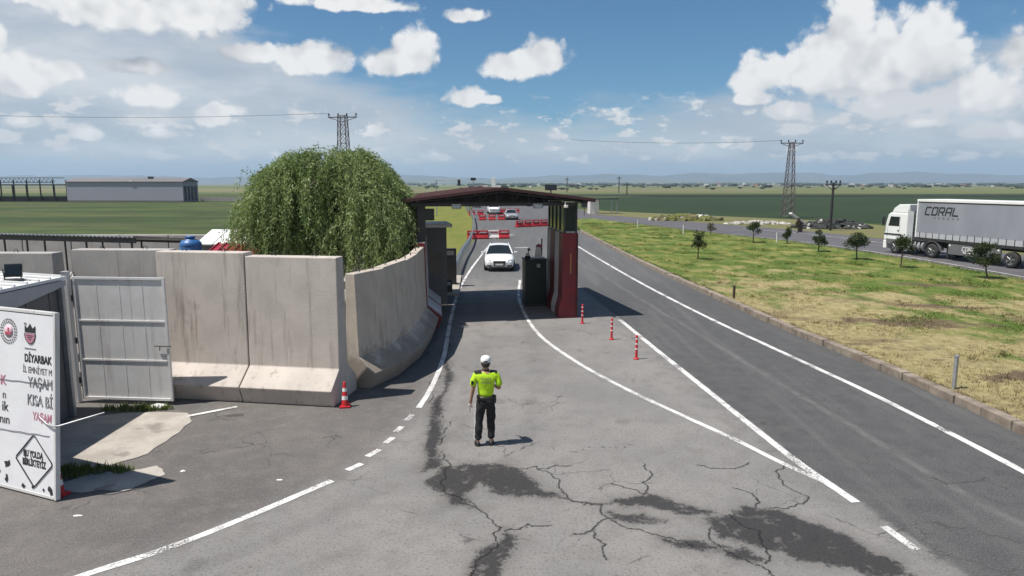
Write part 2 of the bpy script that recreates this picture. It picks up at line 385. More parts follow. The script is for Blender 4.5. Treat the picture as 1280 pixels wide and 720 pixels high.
def asphalt(t, p):
    lane = t.n('ShaderNodeAttribute', attribute_name='lane').outputs['Fac']
    left = t.n('ShaderNodeAttribute', attribute_name='left').outputs['Fac']
    tar = t.n('ShaderNodeAttribute', attribute_name='tar').outputs['Fac']
    crk = t.n('ShaderNodeAttribute', attribute_name='crack').outputs['Fac']
    big = t.noise(p, .35, 5, .6); mid = t.noise(p, 2.2, 6, .65); fine = t.noise(p, 20, 5, .8); grit = t.noise(p, 48, 3, .8)
    edge = t.math('MULTIPLY', t.math('SUBTRACT', mid, .5), 1.6)
    light = t.mix(t.step(big, .35, .65), (.225, .212, .20), (.18, .174, .168))
    light = t.mix(t.math('MULTIPLY', t.step(mid, .45, .68), .55), light, (.160, .148, .138))
    leftc = t.mix(t.step(big, .35, .65), (.132, .120, .112), (.098, .092, .088))
    leftc = t.mix(t.math('MULTIPLY', t.step(mid, .42, .7), .5), leftc, (.180, .160, .146))
    c = t.mix(t.step(t.math('ADD', left, edge), -.5, .5), light, leftc)
    coarse = t.math('MULTIPLY', t.step(t.math('ADD', lane, edge), -1.0, .1), t.step(t.noise(p, 38, 2, .8), .35, .6))
    c = t.mix(t.math('MULTIPLY', coarse, .55), c, (.10, .098, .095))
    dark = t.mix(t.step(mid, .35, .7), (.080, .080, .080), (.060, .060, .062))
    streak = t.noise(t.mapv(p, (1.5, .10, 1), rot=(0, 0, R(-8))), 1.2, 4, .6)
    dark = t.mix(t.math('MULTIPLY', t.step(streak, .48, .7), .6), dark, (.112, .111, .110))
    c = t.mix(t.step(t.math('ADD', lane, t.math('MULTIPLY', edge, .22)), -.06, .10), c, dark)
    # far carriageway is one even grey
    sy = t.n('ShaderNodeSeparateXYZ', inp={0: p}).outputs[1]
    c = t.mix(t.step(t.math('ADD', sy, t.math('MULTIPLY', edge, 4)), 30, 44), c, t.mix(t.step(streak, .4, .7), (.092, .092, .094), (.118, .117, .115)))
    trk = t.math('ABSOLUTE', t.math('SUBTRACT', lane, t.math('ADD', 2.05, t.math('MULTIPLY', t.math('SUBTRACT', big, .5), .5))))
    c = t.mix(t.math('MULTIPLY', t.math('MULTIPLY', t.step(trk, .16, .02), t.step(mid, .36, .6)), .5), c, (.17, .165, .16))
    for off in (1.15, 2.75):      # wheel paths polished darker by traffic
        wp = t.math('ABSOLUTE', t.math('SUBTRACT', t.math('ADD', left, t.math('MULTIPLY', t.math('SUBTRACT', big, .5), .8)), -off))
        c = t.mix(t.math('MULTIPLY', t.math('MULTIPLY', t.step(wp, .42, .05), t.step(t.noise(p, 1.3, 4, .6), .35, .65)), .35), c, (.105, .10, .096))
    drip = t.n('ShaderNodeTexVoronoi', feature='F1', inp={'Vector': p, 'Scale': 2.4, 'Randomness': 1.0}).outputs['Distance']
    c = t.mix(t.math('MULTIPLY', t.math('MULTIPLY', t.step(t.math('ADD', drip, t.math('MULTIPLY', t.math('SUBTRACT', fine, .5), .12)), .075, .03), t.step(mid, .5, .56)), .55), c, (.05, .047, .045))
    # oil and rubber marks, fine aggregate
    spots = t.noise(p, 1.0, 3, .5)
    c = t.mix(t.math('MULTIPLY', t.step(spots, .62, .74), .45), c, (.09, .085, .08))
    c = t.mix(t.math('MULTIPLY', t.step(fine, .50, .66), .62), c, (.050, .047, .045))
    c = t.mix(t.math('MULTIPLY', t.step(grit, .54, .66), .50), c, (.36, .345, .325))
    # fine alligator cracking in patches
    pw = t.vm('MULTIPLY_ADD', t.n('ShaderNodeTexNoise', inp={'Vector': p, 'Scale': 3.0, 'Detail': 4.0}).outputs['Color'], (.5, .5, 0), p)
    ve = t.n('ShaderNodeTexVoronoi', feature='DISTANCE_TO_EDGE', inp={'Vector': pw, 'Scale': .9}).outputs['Distance']
    vm_ = t.step(t.noise(p, .5, 3, .5), .52, .62)
    c = t.mix(t.math('MULTIPLY', t.math('MULTIPLY', t.step(ve, .013, .004), vm_), .75), c, (.05, .047, .045))
    # tar stains and the big cracks
    jag = t.math('ADD', t.math('MULTIPLY', t.math('SUBTRACT', t.noise(p, 6.5, 8, .78), .5), .46), t.math('MULTIPLY', t.math('SUBTRACT', fine, .5), .42))
    tm = t.step(t.math('ADD', tar, jag), .05, -.05)
    hol = t.step(t.noise(p, 3.2, 6, .72), .64, .56)
    tm = t.math('MULTIPLY', tm, t.math('ADD', .45, t.math('MULTIPLY', hol, .55)))
    halo = t.step(t.math('ADD', tar, t.math('MULTIPLY', jag, 1.6)), .28, .0)
    c = t.mix(t.math('MULTIPLY', halo, .30), c, (.085, .075, .068))
    c = t.mix(t.math('MULTIPLY', tm, .87), c, t.mix(t.step(fine, .4, .7), (.016, .015, .015), (.046, .041, .038)))
    cm = t.step(t.math('ADD', crk, t.math('MULTIPLY', t.math('SUBTRACT', fine, .5), .08)), .020, .003)
    c = t.mix(t.math('MULTIPLY', cm, .9), c, (.024, .022, .021))
    h = t.math('ADD', t.math('MULTIPLY', fine, .5), t.math('ADD', t.math('MULTIPLY', grit, .5), t.math('MULTIPLY', cm, -1.5)))
    return c, t.mix(tm, (.86, .86, .86), (.62, .62, .62)), (h, .9, .010)
MAT_ASPHALT = surf_mat('worn_asphalt', asphalt)

# tar shapes and cracks on the forecourt (metres, ground coordinates)
def rag(poly, it=3, amp=.16, closed=True):
    P = [np.array(p, float) for p in poly]; rr = np.random.default_rng(3)
    for _ in range(it):
        Q = []
        for i in range(len(P) if closed else len(P) - 1):
            a, b = P[i], P[(i + 1) % len(P)]; d = b - a
            Q += [a, (a + b) / 2 + np.array([-d[1], d[0]]) * rr.uniform(-amp, amp)]
        if not closed: Q.append(P[-1])
        P = Q
    return np.array(P)
TAR = [rag([(-1.50, 11.25), (-1.30, 11.8), (-.75, 11.95), (0.0, 11.80), (.45, 11.15), (.85, 10.55), (.30, 10.62), (-.3, 10.72), (-.55, 11.15), (-.8, 10.75), (-.55, 10.2), (-1.0, 10.4)]),
       rag([(1.35, 10.32), (1.75, 10.55), (2.25, 10.72), (2.75, 10.32), (3.2, 10.02), (2.75, 9.95), (2.2, 10.28)]),
       rag([(1.50, 10.10), (2.05, 10.0), (2.35, 9.78), (1.9, 9.72), (1.55, 9.86)]),
       rag([(3.0, 9.85), (3.7, 10.28), (4.1, 10.15), (4.5, 9.75), (4.95, 9.30), (5.2, 8.75), (5.3, 8.30), (4.8, 8.28), (4.2, 8.62), (3.6, 9.0), (3.0, 9.28)]),
       rag([(2.15, 9.30), (2.7, 9.22), (3.1, 9.02), (2.6, 8.95), (2.2, 9.15)]),
       rag([(2.9, 8.98), (3.3, 9.02), (3.5, 8.72), (3.1, 8.66)]),
       rag([(-.45, 8.95), (-.10, 9.5), (.05, 9.35), (-.1, 8.7), (-.2, 8.25), (-.6, 8.25)]),
       rag([(-1.95, 21.5), (-1.55, 17.5), (-1.62, 14.5), (-1.48, 12.7), (-1.3, 11.8), (-1.6, 11.6), (-1.72, 13.2), (-1.86, 15.0), (-1.78, 18), (-2.15, 21.5)], 3, .06)]
CRK = [rag(p, 4, .22, False) for p in (
    [(-1.9, 24), (-1.65, 19), (-1.7, 15), (-1.5, 12.8), (-1.2, 11.5), (-.55, 10.2), (-.15, 9.6), (-.3, 8.9), (-.5, 8.2)],
    [(.0, 11.75), (.45, 11.85), (.72, 11.5), (.8, 10.95), (.95, 10.5), (1.45, 10.35)], [(.45, 11.7), (.8, 11.9), (1.1, 11.85)], [(2.2, 10.7), (2.25, 11.15), (2.5, 11.5), (2.45, 11.95)],
    [(2.2, 10.7), (1.9, 10.95), (1.7, 11.1)], [(1.45, 10.35), (1.5, 9.9), (1.2, 9.5), (.9, 9.4)], [(1.5, 9.9), (1.9, 9.55), (2.3, 9.3), (2.6, 9.0)], [(1.2, 9.5), (1.35, 9.1), (1.3, 8.7)],
    [(3.0, 9.6), (2.95, 9.1), (3.2, 8.7), (3.45, 8.3)], [(3.4, 10.0), (3.7, 9.5), (3.6, 9.0), (3.45, 8.6)], [(3.9, 10.25), (4.0, 10.65), (3.75, 10.95)], [(4.1, 10.2), (4.6, 10.35), (4.9, 10.6)],
    [(1.35, 10.32), (1.0, 10.42), (.85, 10.55)], [(-.1, 9.5), (.25, 9.7), (.6, 9.65)], [(2.9, 12.9), (2.2, 12.7), (1.5, 12.75), (1.1, 12.5)], [(3.4, 11.9), (3.9, 11.75), (4.4, 12.0)], [(5.0, 11.9), (4.7, 11.2), (4.9, 10.6)])]
rb = random.Random(8)
NMAIN = len(CRK)
for p in list(CRK):
    for _ in range(2):
        i = rb.randrange(1, len(p) - 1); a = math.atan2(*(p[i + 1] - p[i - 1])[::-1]) + rb.choice((-1, 1)) * rb.uniform(.6, 1.5); L = rb.uniform(.15, .7)
        CRK.append(rag([p[i], p[i] + L * .5 * np.array([math.cos(a), math.sin(a)]), p[i] + L * np.array([math.cos(a + rb.uniform(-.6, .6)), math.sin(a + .2)])], 3, .2, False))
def seg_dist(P, a, b):
    d = b - a; L = max((d ** 2).sum(), 1e-9); tt = np.clip(((P - a) @ d) / L, 0, 1)
    return np.sqrt(((P - a - tt[:, None] * d) ** 2).sum(1))
def poly_sd(P, poly):
    dd = np.full(len(P), 9.0); ins = np.zeros(len(P), bool); n = len(poly)
    for i in range(n):
        a, b = poly[i], poly[(i + 1) % n]; dd = np.minimum(dd, seg_dist(P, a, b))
        cond = (a[1] > P[:, 1]) != (b[1] > P[:, 1])
        xi = (b[0] - a[0]) * (P[:, 1] - a[1]) / (b[1] - a[1] + 1e-12) + a[0]
        ins ^= cond & (P[:, 0] < xi)
    return np.where(ins, -dd, dd)
RIGHTLINE = [(6.1, 7.2), (5.62, 10.0), (5.31, 11.94), (5.11, 13.91), (4.86, 16.68), (4.49, 20.73), (4.1, 25.41), (3.4, 33), (2.4, 45)]
LEFTLINE = [(-2.15, 15.12), (-2.06, 16.34), (-2.02, 18.16), (-2.06, 20.42), (-2.2, 22.9), (-2.36, 26.2), (-2.56, 32.2), (-2.52, 39.69), (-2.2, 49.81), (-1.9, 57.79)]
LEFT_ALL = [(-6.9, 7.0), (-5.69, 8.31), (-4.93, 8.95), (-4.18, 9.82), (-3.13, 11.22), (-2.75, 11.95), (-2.5, 13.1), (-2.3, 14.2)] + LEFTLINE
def road_mesh():
    xs = np.concatenate([np.arange(-30, -6, 1.0), np.arange(-6, -2.6, .25), np.arange(-2.6, 5.6, .026), np.arange(5.6, 11, .2)])
    ys = np.concatenate([np.arange(0, 8.1, .5), np.arange(8.1, 12.4, .026), np.arange(12.4, 24, .12), np.arange(24, 60, 1.0), np.arange(60, 101, 4.0)])
    X, Y = np.meshgrid(xs, ys); nx, ny = len(xs), len(ys)
    P = np.stack([X.ravel(), Y.ravel()], 1)
    tar = np.full(len(P), .9); crk = np.full(len(P), .9)
    near = np.where((P[:, 1] > 7) & (P[:, 1] < 25.5) & (P[:, 0] > -4) & (P[:, 0] < 7))[0]; Q = P[near]
    tv = np.full(len(Q), .9); cv = np.full(len(Q), .9)
    for k, p in enumerate(TAR):
        bb = (Q[:, 0] > p[:, 0].min() - .6) & (Q[:, 0] < p[:, 0].max() + .6) & (Q[:, 1] > p[:, 1].min() - .6) & (Q[:, 1] < p[:, 1].max() + .6)
        tv[bb] = np.minimum(tv[bb], poly_sd(Q[bb], p))
    for ci, p in enumerate(CRK):
        for i in range(len(p) - 1):
            a, b = p[i], p[i + 1]
            bb = (Q[:, 0] > min(a[0], b[0]) - .2) & (Q[:, 0] < max(a[0], b[0]) + .2) & (Q[:, 1] > min(a[1], b[1]) - .2) & (Q[:, 1] < max(a[1], b[1]) + .2)
            cv[bb] = np.minimum(cv[bb], seg_dist(Q[bb], a, b) + (.013 if ci >= NMAIN else 0))
    tar[near] = tv; crk[near] = cv
    rl = np.array(RIGHTLINE); ll = np.array(LEFT_ALL)
    lane = P[:, 0] - np.interp(P[:, 1], rl[:, 1], rl[:, 0]) - .05
    left = np.interp(P[:, 1], ll[:, 1], ll[:, 0]) - P[:, 0]
    idx = np.arange(nx * ny).reshape(ny, nx)
    f = np.stack([idx[:-1, :-1], idx[:-1, 1:], idx[1:, 1:], idx[1:, :-1]], -1).reshape(-1, 4)
    # trim the sheet to the carriageway
    def xmin(y): return np.interp(y, [0, 15, 27, 33, 36, 63, 98, 101], [-30, -30, -12, -4.2, -3.4, -3.5, -5.4, -5.6])
    def xmax(y): return np.interp(y, [0, 15, 24, 32, 44, 66, 74, 101], [10.9, 10.45, 9.7, 9.15, 8.4, 7.7, 7.3, 8.0])
    V = np.stack([P[:, 0], P[:, 1], np.zeros(len(P))], 1)
    V[:, 0] = np.clip(V[:, 0], xmin(V[:, 1]), xmax(V[:, 1]))
    fc = V[f]; keep = (fc[:, :, 0].max(1) - fc[:, :, 0].min(1)) > 1e-4
    f = f[keep]
    return np_mesh('road', V, f, MAT_ASPHALT, {'tar': ('POINT', tar), 'crack': ('POINT', crk), 'lane': ('POINT', lane), 'left': ('POINT', left)})
tag(road_mesh(), 'worn grey asphalt checkpoint road with dark tar stains and cracks', 'road', kind='structure')

def far_asph(t, p):
    n = t.noise(p, .5, 5, .6); f = t.noise(p, 9, 4, .7)
    c = t.mix(t.step(n, .35, .65), (.115, .110, .116), (.085, .083, .089))
    return t.mix(t.math('MULTIPLY', t.step(f, .5, .75), .35), c, (.09, .09, .09)), .85, (f, .3, .01)
MAT_FARROAD = surf_mat('grey_far_asphalt', far_asph)
def sheet(name, pts, z, m, label, div=0):
    mb = MB(); mb.poly([(x, y, z) for x, y in pts]); o = mb.build(name, m)
    if o.data.polygons[0].normal.z < 0: o.data.flip_normals()
    return tag(o, label, None, kind='structure')
FARNEAR = [(26.0, 0), (27.2, 20), (27.51, 36.3), (27.4, 42), (26.8, 49.8), (25.2, 60.2), (21.3, 69.9), (16.2, 86.5), (11.5, 101)]
FARFAR = [(13.5, 118), (19.65, 105.2), (26.8, 88.2), (32.0, 76), (35, 64.7), (37, 50), (37.6, 30), (37.4, 0)]
sheet('far_road', FARNEAR + FARFAR, .002, MAT_FARROAD, 'grey asphalt road beyond the grass median')
sheet('road_junction', [(-5.6, 101), (11.5, 101), (13.5, 118), (14, 140), (10, 190), (-2, 300), (-20, 480), (-60, 900), (-72, 900), (-32, 480), (-17, 300), (-9.4, 160), (-6.6, 118)], .0, MAT_FARROAD, 'asphalt where the two roads meet and run on')

GK = [(11.2, 0), (10.95, 8), (10.6, 13.35), (10.50, 16.08), (10.22, 19.36), (9.75, 23.68), (9.15, 32.2), (8.40, 44.64), (7.68, 65.66), (7.35, 74), (8.2, 95)]
def grass_col(t, p, dry_bias=0.0):
    s = t.n('ShaderNodeSeparateXYZ', inp={0: p}).outputs
    big = t.noise(p, .16, 5, .6); mid = t.noise(t.mapv(p, (1, .6, 1), rot=(0, 0, R(20))), .75, 5, .62); fine = t.noise(p, 4.5, 4, .7)
    # distance to the kerb, roughly, drives how dry the turf is
    kx = t.math('SUBTRACT', s[0], t.math('SUBTRACT', 11.1, t.math('MULTIPLY', s[1], .058)))
    nearb = t.lin(s[1], 15, 48, .86, .0)
    dry = t.math('ADD', t.math('MULTIPLY', t.lin(kx, .5, 15, 1, .15), nearb), t.math('ADD', t.math('MULTIPLY', t.math('SUBTRACT', mid, .5), 1.5), t.math('MULTIPLY', t.math('SUBTRACT', big, .5), 1.2)))
    c = t.mix(t.step(fine, .3, .7), (.115, .165, .026), (.062, .105, .018))
    c = t.mix(t.step(mid, .42, .64), c, (.20, .20, .052))
    c = t.mix(t.math('MULTIPLY', t.step(dry, .14, .50), .88), c, t.mix(t.step(fine, .35, .65), (.40, .33, .17), (.25, .20, .10)))
    bare = t.math('MULTIPLY', t.step(t.noise(t.mapv(p, (.8, 1.2, 1)), .42, 5, .65), .54, .63), t.lin(s[1], 14, 40, 1, .15))
    c = t.mix(t.math('MULTIPLY', bare, .85), c, t.mix(fine, (.19, .125, .078), (.075, .052, .036)))
    for cx, cy, sx, sy, an in ((14.4, 24.2, 3.2, .75, -8), (17.6, 27.6, 2.2, .5, -14), (13.2, 17.3, 1.3, .45, 20), (21.0, 33.5, 2.6, .6, -10)):
        q = t.vm('SUBTRACT', p, (cx, cy, 0)); q = t.mapv(q, (1, 1, 0), rot=(0, 0, R(-an)))
        d = t.vm('LENGTH', t.vm('MULTIPLY', q, (1 / sx, 1 / sy, 0)))
        f = t.step(t.math('ADD', d, t.math('MULTIPLY', t.math('SUBTRACT', t.noise(p, 1.6, 6, .7), .5), 2.6)), 1.1, .5)
        c = t.mix(t.math('MULTIPLY', f, .85), c, t.mix(fine, (.17, .115, .075), (.06, .042, .03)))
    return c
MAT_GRASS = surf_mat('median_turf', lambda t, p: (grass_col(t, p), .95, (t.noise(p, 16, 5, .75), .9, .05)))
def median():
    kk = np.array(GK); ff = np.array(FARNEAR)
    ys = np.concatenate([np.arange(0, 40, .35), np.arange(40, 100.6, .8)]); us = np.linspace(0, 1, 60); V = []
    for y in ys:
        a = np.interp(y, kk[:, 1], kk[:, 0]) + .12; b = np.interp(y, ff[:, 1], ff[:, 0])
        if y > 95: a = np.interp(y, [95, 101], [8.3, 11.0])
        for u in us:
            x = a + (b - a) * u; e = min(u, 1 - u)
            z = .12 * min(1, (1 - u) / .06) + .01 + .10 * min(1, e * 6) * mnoise.fractal(Vector((x * .45, y * .45, 0)), 1, 2, 4)
            V.append((x, y, max(z, .008)))
    n = len(us); idx = np.arange(len(V)).reshape(len(ys), n)
    f = np.stack([idx[:-1, :-1], idx[:-1, 1:], idx[1:, 1:], idx[1:, :-1]], -1).reshape(-1, 4)
    return np_mesh('median_ground', V, f, MAT_GRASS, smooth=True), np.array(V)
med, MV = median(); tag(med, 'grass covered median, dry beside the kerb', None, kind='structure')
def blades(name, n, xy, hgt, wd, m, zfun, k=3):
    N = n * k; base = np.repeat(xy, k, 0) + RNG.normal(0, .03, (N, 2)); a = RNG.uniform(0, 2 * PI, N)
    h = hgt * RNG.uniform(.4, 1.25, N) ; w_ = wd * RNG.uniform(.7, 1.4, N); le = RNG.uniform(.1, .9, N) * h
    dx, dy = np.cos(a), np.sin(a); z = zfun(base)
    p0 = np.stack([base[:, 0] - dy * w_, base[:, 1] + dx * w_, z], 1); p1 = np.stack([base[:, 0] + dy * w_, base[:, 1] - dx * w_, z], 1)
    p2 = np.stack([base[:, 0] + dx * le, base[:, 1] + dy * le, z + h], 1)
    V = np.stack([p0, p1, p2], 1).reshape(-1, 3); f = np.arange(N * 3).reshape(-1, 3)
    return np_mesh(name, V, f, m, {'tint': ('POINT', np.repeat(RNG.uniform(0, 1, N), 3))})
def med_pts(n, y0, y1, pw=1.6):
    y = y0 + (y1 - y0) * RNG.uniform(0, 1, n) ** pw
    kk = np.array(GK); ff = np.array(FARNEAR)
    a = np.interp(y, kk[:, 1], kk[:, 0]) + .2; b = np.interp(y, ff[:, 1], ff[:, 0]) - .1
    return np.stack([a + (b - a) * RNG.uniform(0, 1, n), y], 1)
MAT_BLADE = surf_mat('grass_blades', lambda t, p: (grass_col(t, p), .8, None))
g = blades('grass', 90000, med_pts(90000, 10, 90), .085, .012, MAT_BLADE, lambda b: np.full(len(b), .09)); tag(g, 'short patchy grass growing over the median', 'grass', kind='stuff')

tc_ = med_pts(420, 9, 75, 1.5); tuft = np.repeat(tc_, 26, 0) + RNG.normal(0, .07, (420 * 26, 2))
kk_ = np.array(GK); ky = RNG.uniform(8, 60, 260); kerbt = np.stack([np.interp(ky, kk_[:, 1], kk_[:, 0]) + .13 + RNG.exponential(.06, 260), ky], 1); kerbt = np.repeat(kerbt, 16, 0) + RNG.normal(0, .035, (260 * 16, 2))
g = blades('grass_tufts', len(tuft) + len(kerbt), np.concatenate([tuft, kerbt]), .17, .010, MAT_BLADE, lambda b: np.full(len(b), .08), 2); tag(g, 'taller grass tufts on the median and along the kerb', 'grass', kind='stuff')

def field_col(t, p):
    s = t.n('ShaderNodeSeparateXYZ', inp={0: p}).outputs
    n0 = t.noise(t.mapv(p, (.012, .045, 1)), 1.0, 5, .6); n1 = t.noise(t.mapv(p, (.02, .07, 1)), 1.0, 5, .6); n2 = t.noise(t.mapv(p, (.12, .35, 1)), 1.0, 6, .7)
    c = t.mix(t.step(n1, .4, .62), (.028, .052, .012), (.075, .098, .026))
    c = t.mix(t.math('MULTIPLY', t.step(n0, .5, .66), .7), c, (.105, .100, .042))
    c = t.mix(t.math('MULTIPLY', t.step(n2, .46, .60), .7), c, (.03, .042, .014))
    par = t.n('ShaderNodeTexVoronoi', feature='F1', inp={'Vector': t.mapv(p, (.0016, .0035, 0), rot=(0, 0, .2)), 'Scale': 1.0}).outputs['Color']
    pr = t.n('ShaderNodeSeparateXYZ', inp={0: par}).outputs
    farc = t.mix(pr[0], (.10, .13, .035), (.17, .15, .08)); farc = t.mix(t.math('MULTIPLY', pr[1], .5), farc, (.06, .085, .03))
    return t.mix(t.step(s[1], 320, 420), c, farc), .95, (t.noise(p, .9, 5, .7), .6, .3)
MAT_FIELD = surf_mat('open_fields', field_col)
tag(np_mesh('terrain', [(-9000, -300, -.06), (9000, -300, -.06), (9000, 9600, -.06), (-9000, 9600, -.06)], [(0, 1, 2, 3)], MAT_FIELD), 'flat open farmland reaching to the hills', None, kind='structure')
def dark_field_col(t, p):
    n = t.noise(t.mapv(p, (.03, .1, 1)), 1.0, 5, .6); f = t.noise(p, .8, 5, .7)
    c = t.mix(t.step(n, .35, .65), (.016, .034, .012), (.026, .048, .014))  # mottled green, darker than the surrounding fields
    return t.mix(t.math('MULTIPLY', f, .5), c, (.014, .024, .010)), .95, (f, .7, .3)
MAT_DARK_FIELD = surf_mat('dark_green_field', dark_field_col)
sheet('dark_field', [(18, 128), (48, 92), (70, 78), (90, 40), (420, 60), (520, 290), (60, 300), (18, 220)], -.03, MAT_DARK_FIELD, 'dark green field beyond the far road')
sheet('ploughed_field', [(16, 288), (560, 292), (560, 352), (16, 344)], -.03, surf_mat('dark_hedge_soil', lambda t, p: (t.mix(t.noise(p, .05, 4), (.030, .026, .018), (.02, .032, .012)), .95, None)), 'narrow dark strip of ploughed soil')
def dirt_col(t, p):
    n = t.noise(p, .5, 6, .65); f = t.noise(p, 5, 5, .7)
    c = t.mix(t.step(n, .35, .65), (.16, .125, .085), (.14, .15, .045))
    return t.mix(t.math('MULTIPLY', t.step(f, .42, .65), .7), c, (.12, .14, .03)), .95, (f, .7, .06)
MAT_DIRT = surf_mat('dry_roadside_soil', dirt_col)
sheet('dirt_verge', [(37.4, 0), (37.6, 30), (37, 50), (35, 64.7), (32.0, 76), (26.8, 88.2), (19.65, 105.2), (13.5, 118), (14, 140), (19, 130), (32, 112), (46, 94), (46, 70), (42, 40), (41, 0)], -.008, MAT_DIRT, 'bare brown roadside verge beyond the far road')
def verge_col(t, p):
    n = t.noise(t.mapv(p, (.5, .12, 1)), 1.0, 5, .6); f = t.noise(p, 3, 5, .7)
    c = t.mix(t.step(n, .35, .65), (.120, .145, .020), (.17, .165, .036))
    return t.mix(t.math('MULTIPLY', t.step(f, .45, .7), .4), c, (.09, .115, .02)), .95, (f, .8, .08)
MAT_VERGE = surf_mat('yellow_green_verge', verge_col)
sheet('left_verge', [(-4.2, 33), (-3.4, 36), (-3.5, 63), (-5.4, 98), (-9, 138), (-15, 220), (-34, 220), (-20, 100), (-14, 60), (-12, 38)], -.02, MAT_VERGE, 'bright yellow-green verge behind the guard rail')
def yard_col(t, p):
    n = t.noise(p, .6, 6, .6); f = t.noise(p, 8, 4, .7)
    c = t.mix(t.step(n, .35, .65), (.26, .235, .205), (.19, .175, .155))
    return t.mix(t.math('MULTIPLY', f, .3), c, (.12, .11, .10)), .95, (f, .4, .02)
MAT_YARD = surf_mat('dusty_yard', yard_col)
sheet('yard', [(-40, 15.9), (-8.2, 16.2), (-4.3, 15.9), (-3.4, 18.5), (-3.1, 24), (-3.3, 33.5), (-40, 36)], .006, MAT_YARD, 'dusty concrete yard inside the walls')

# concrete apron patches near the gate, ragged edges
def slab_col(t, p):
    n = t.noise(p, 1.6, 6, .65); f = t.noise(p, 22, 4, .7)
    c = t.mix(t.step(n, .35, .65), (.42, .385, .34), (.32, .29, .255))
    c = t.mix(t.math('MULTIPLY', t.step(t.noise(p, .9, 4, .6), .58, .66), .6), c, (.16, .135, .12))
    return t.mix(t.math('MULTIPLY', t.step(f, .5, .75), .35), c, (.2, .17, .15)), .92, (f, .5, .01)
MAT_SLAB = surf_mat('old_concrete_slab', slab_col)
def ragpoly(name, pts, z, m, label, amp=.10, it=3):
    P = rag(pts, it, amp); bm = bmesh.new(); vs = [bm.verts.new((x, y, z)) for x, y in P]; e = [bm.edges.new((vs[i], vs[(i + 1) % len(vs)])) for i in range(len(vs))]
    bmesh.ops.triangle_fill(bm, edges=e, use_beauty=True, normal=(0, 0, 1)); me = bpy.data.meshes.new(name); bm.to_mesh(me); bm.free(); me.materials.append(m)
    o = bpy.data.objects.new(name, me); COL.objects.link(o); return tag(o, label, None, kind='structure')
ragpoly('concrete_apron', [(-10.0, 11.6), (-9.6, 14.4), (-8.7, 14.75), (-7.3, 14.75), (-6.95, 14.2), (-6.9, 13.5), (-6.95, 12.4), (-7.4, 11.8), (-8.1, 11.55)], .012, MAT_SLAB, 'old beige concrete apron in front of the gate', .06)
ragpoly('concrete_patch', [(-8.3, 10.9), (-7.5, 11.5), (-6.5, 11.85), (-6.15, 11.45), (-6.5, 10.8), (-7.3, 10.75)], .010, MAT_SLAB, 'pale worn concrete patch beside the notice board', .12)

# painted lines with worn spots
def line_mat():
    m = bpy.data.materials.new('white_road_paint'); m.use_nodes = True; t = NT(m.node_tree); nt = m.node_tree
    b = nt.nodes['Principled BSDF']; p = t.n('ShaderNodeNewGeometry').outputs['Position']
    c = t.mix(t.step(t.noise(p, 3, 5, .6), .4, .68), (.68, .665, .645), (.46, .445, .43)); nt.links.new(c, b.inputs['Base Color'])
    b.inputs['Roughness'].default_value = .7
    wear = t.math('ADD', t.math('MULTIPLY', t.noise(p, 30, 4, .75), .6), t.math('MULTIPLY', t.noise(p, 1.4, 3, .5), .4))
    mx = t.n('ShaderNodeMixShader', inp={0: t.step(wear, .515, .60), 1: b.outputs[0], 2: t.n('ShaderNodeBsdfTransparent').outputs[0]})
    nt.links.new(mx.outputs[0], nt.nodes['Material Output'].inputs[0]); return m
MAT_LINE = line_mat()
def ribbon(mb, pts, wd, z=.006, smooth=True, n=8):
    wd *= .88
    P = catmull(pts, n) if smooth and len(pts) > 2 else np.array(pts, float)
    k = len(P); V = []; d = np.gradient(P, axis=0); nrm = np.stack([-d[:, 1], d[:, 0]], 1) / np.linalg.norm(d, axis=1)[:, None]
    for i in range(k):
        j = 1 + .12 * (mnoise.noise(Vector((P[i][0] * 3, P[i][1] * 3, 1.7))))
        a = P[i] + nrm[i] * wd / 2 * j; b = P[i] - nrm[i] * wd / 2 * j; V += [(a[0], a[1], z), (b[0], b[1], z)]
    mb.add(V, [(2 * i, 2 * i + 1, 2 * i + 3, 2 * i + 2) for i in range(k - 1)])
def lines():
    mb = MB()
    ribbon(mb, [(-6.6, 7.35), (-5.69, 8.28), (-4.93, 8.95), (-4.18, 9.82), (-3.13, 11.22)], .16, n=14)
    for a, b in (((-2.97, 11.66), (-2.77, 11.95)), ((-2.74, 12.28), (-2.57, 12.63)), ((-2.52, 12.96), (-2.42, 13.26)), ((-2.42, 13.58), (-2.34, 13.9)), ((-2.31, 14.28), (-2.22, 14.66))): ribbon(mb, [a, b], .15, smooth=False)
    ribbon(mb, LEFTLINE, .15)
    ribbon(mb, [(5.48, 11.05), (5.0, 11.96), (4.51, 13.13), (3.76, 14.68), (2.83, 16.68), (1.86, 19.27), (.97, 22.65), (.50, 26.7), (.31, 31.0), (.43, 36.3)], .15, n=14)
    ribbon(mb, [(5.57, 10.4), (5.31, 11.94), (5.11, 13.91), (4.86, 16.68), (4.49, 20.73), (4.1, 25.41)], .18, z=.0075, n=14)
    ribbon(mb, [(5.60, 9.62), (5.70, 8.95)], .16, smooth=False)
    ribbon(mb, [(9.2, 9.5), (9.17, 11.59), (9.05, 13.72), (8.80, 16.54), (8.29, 20.32), (7.52, 26.37), (6.70, 35.41), (5.85, 48.68), (5.45, 56), (4.4, 72)], .19, n=14)
    ribbon(mb, [(-7.3, 14.45), (-6.35, 15.18)], .14, z=.016, smooth=False)
    ribbon(mb, [(.2, 55), (1.3, 55.4)], .30, smooth=False); ribbon(mb, [(-.6, 69), (.3, 69.2)], .5, smooth=False)
    return mb.build('road_markings', MAT_LINE, fix=False)
tag(lines(), 'white painted lane lines and dashes', None, kind='structure')
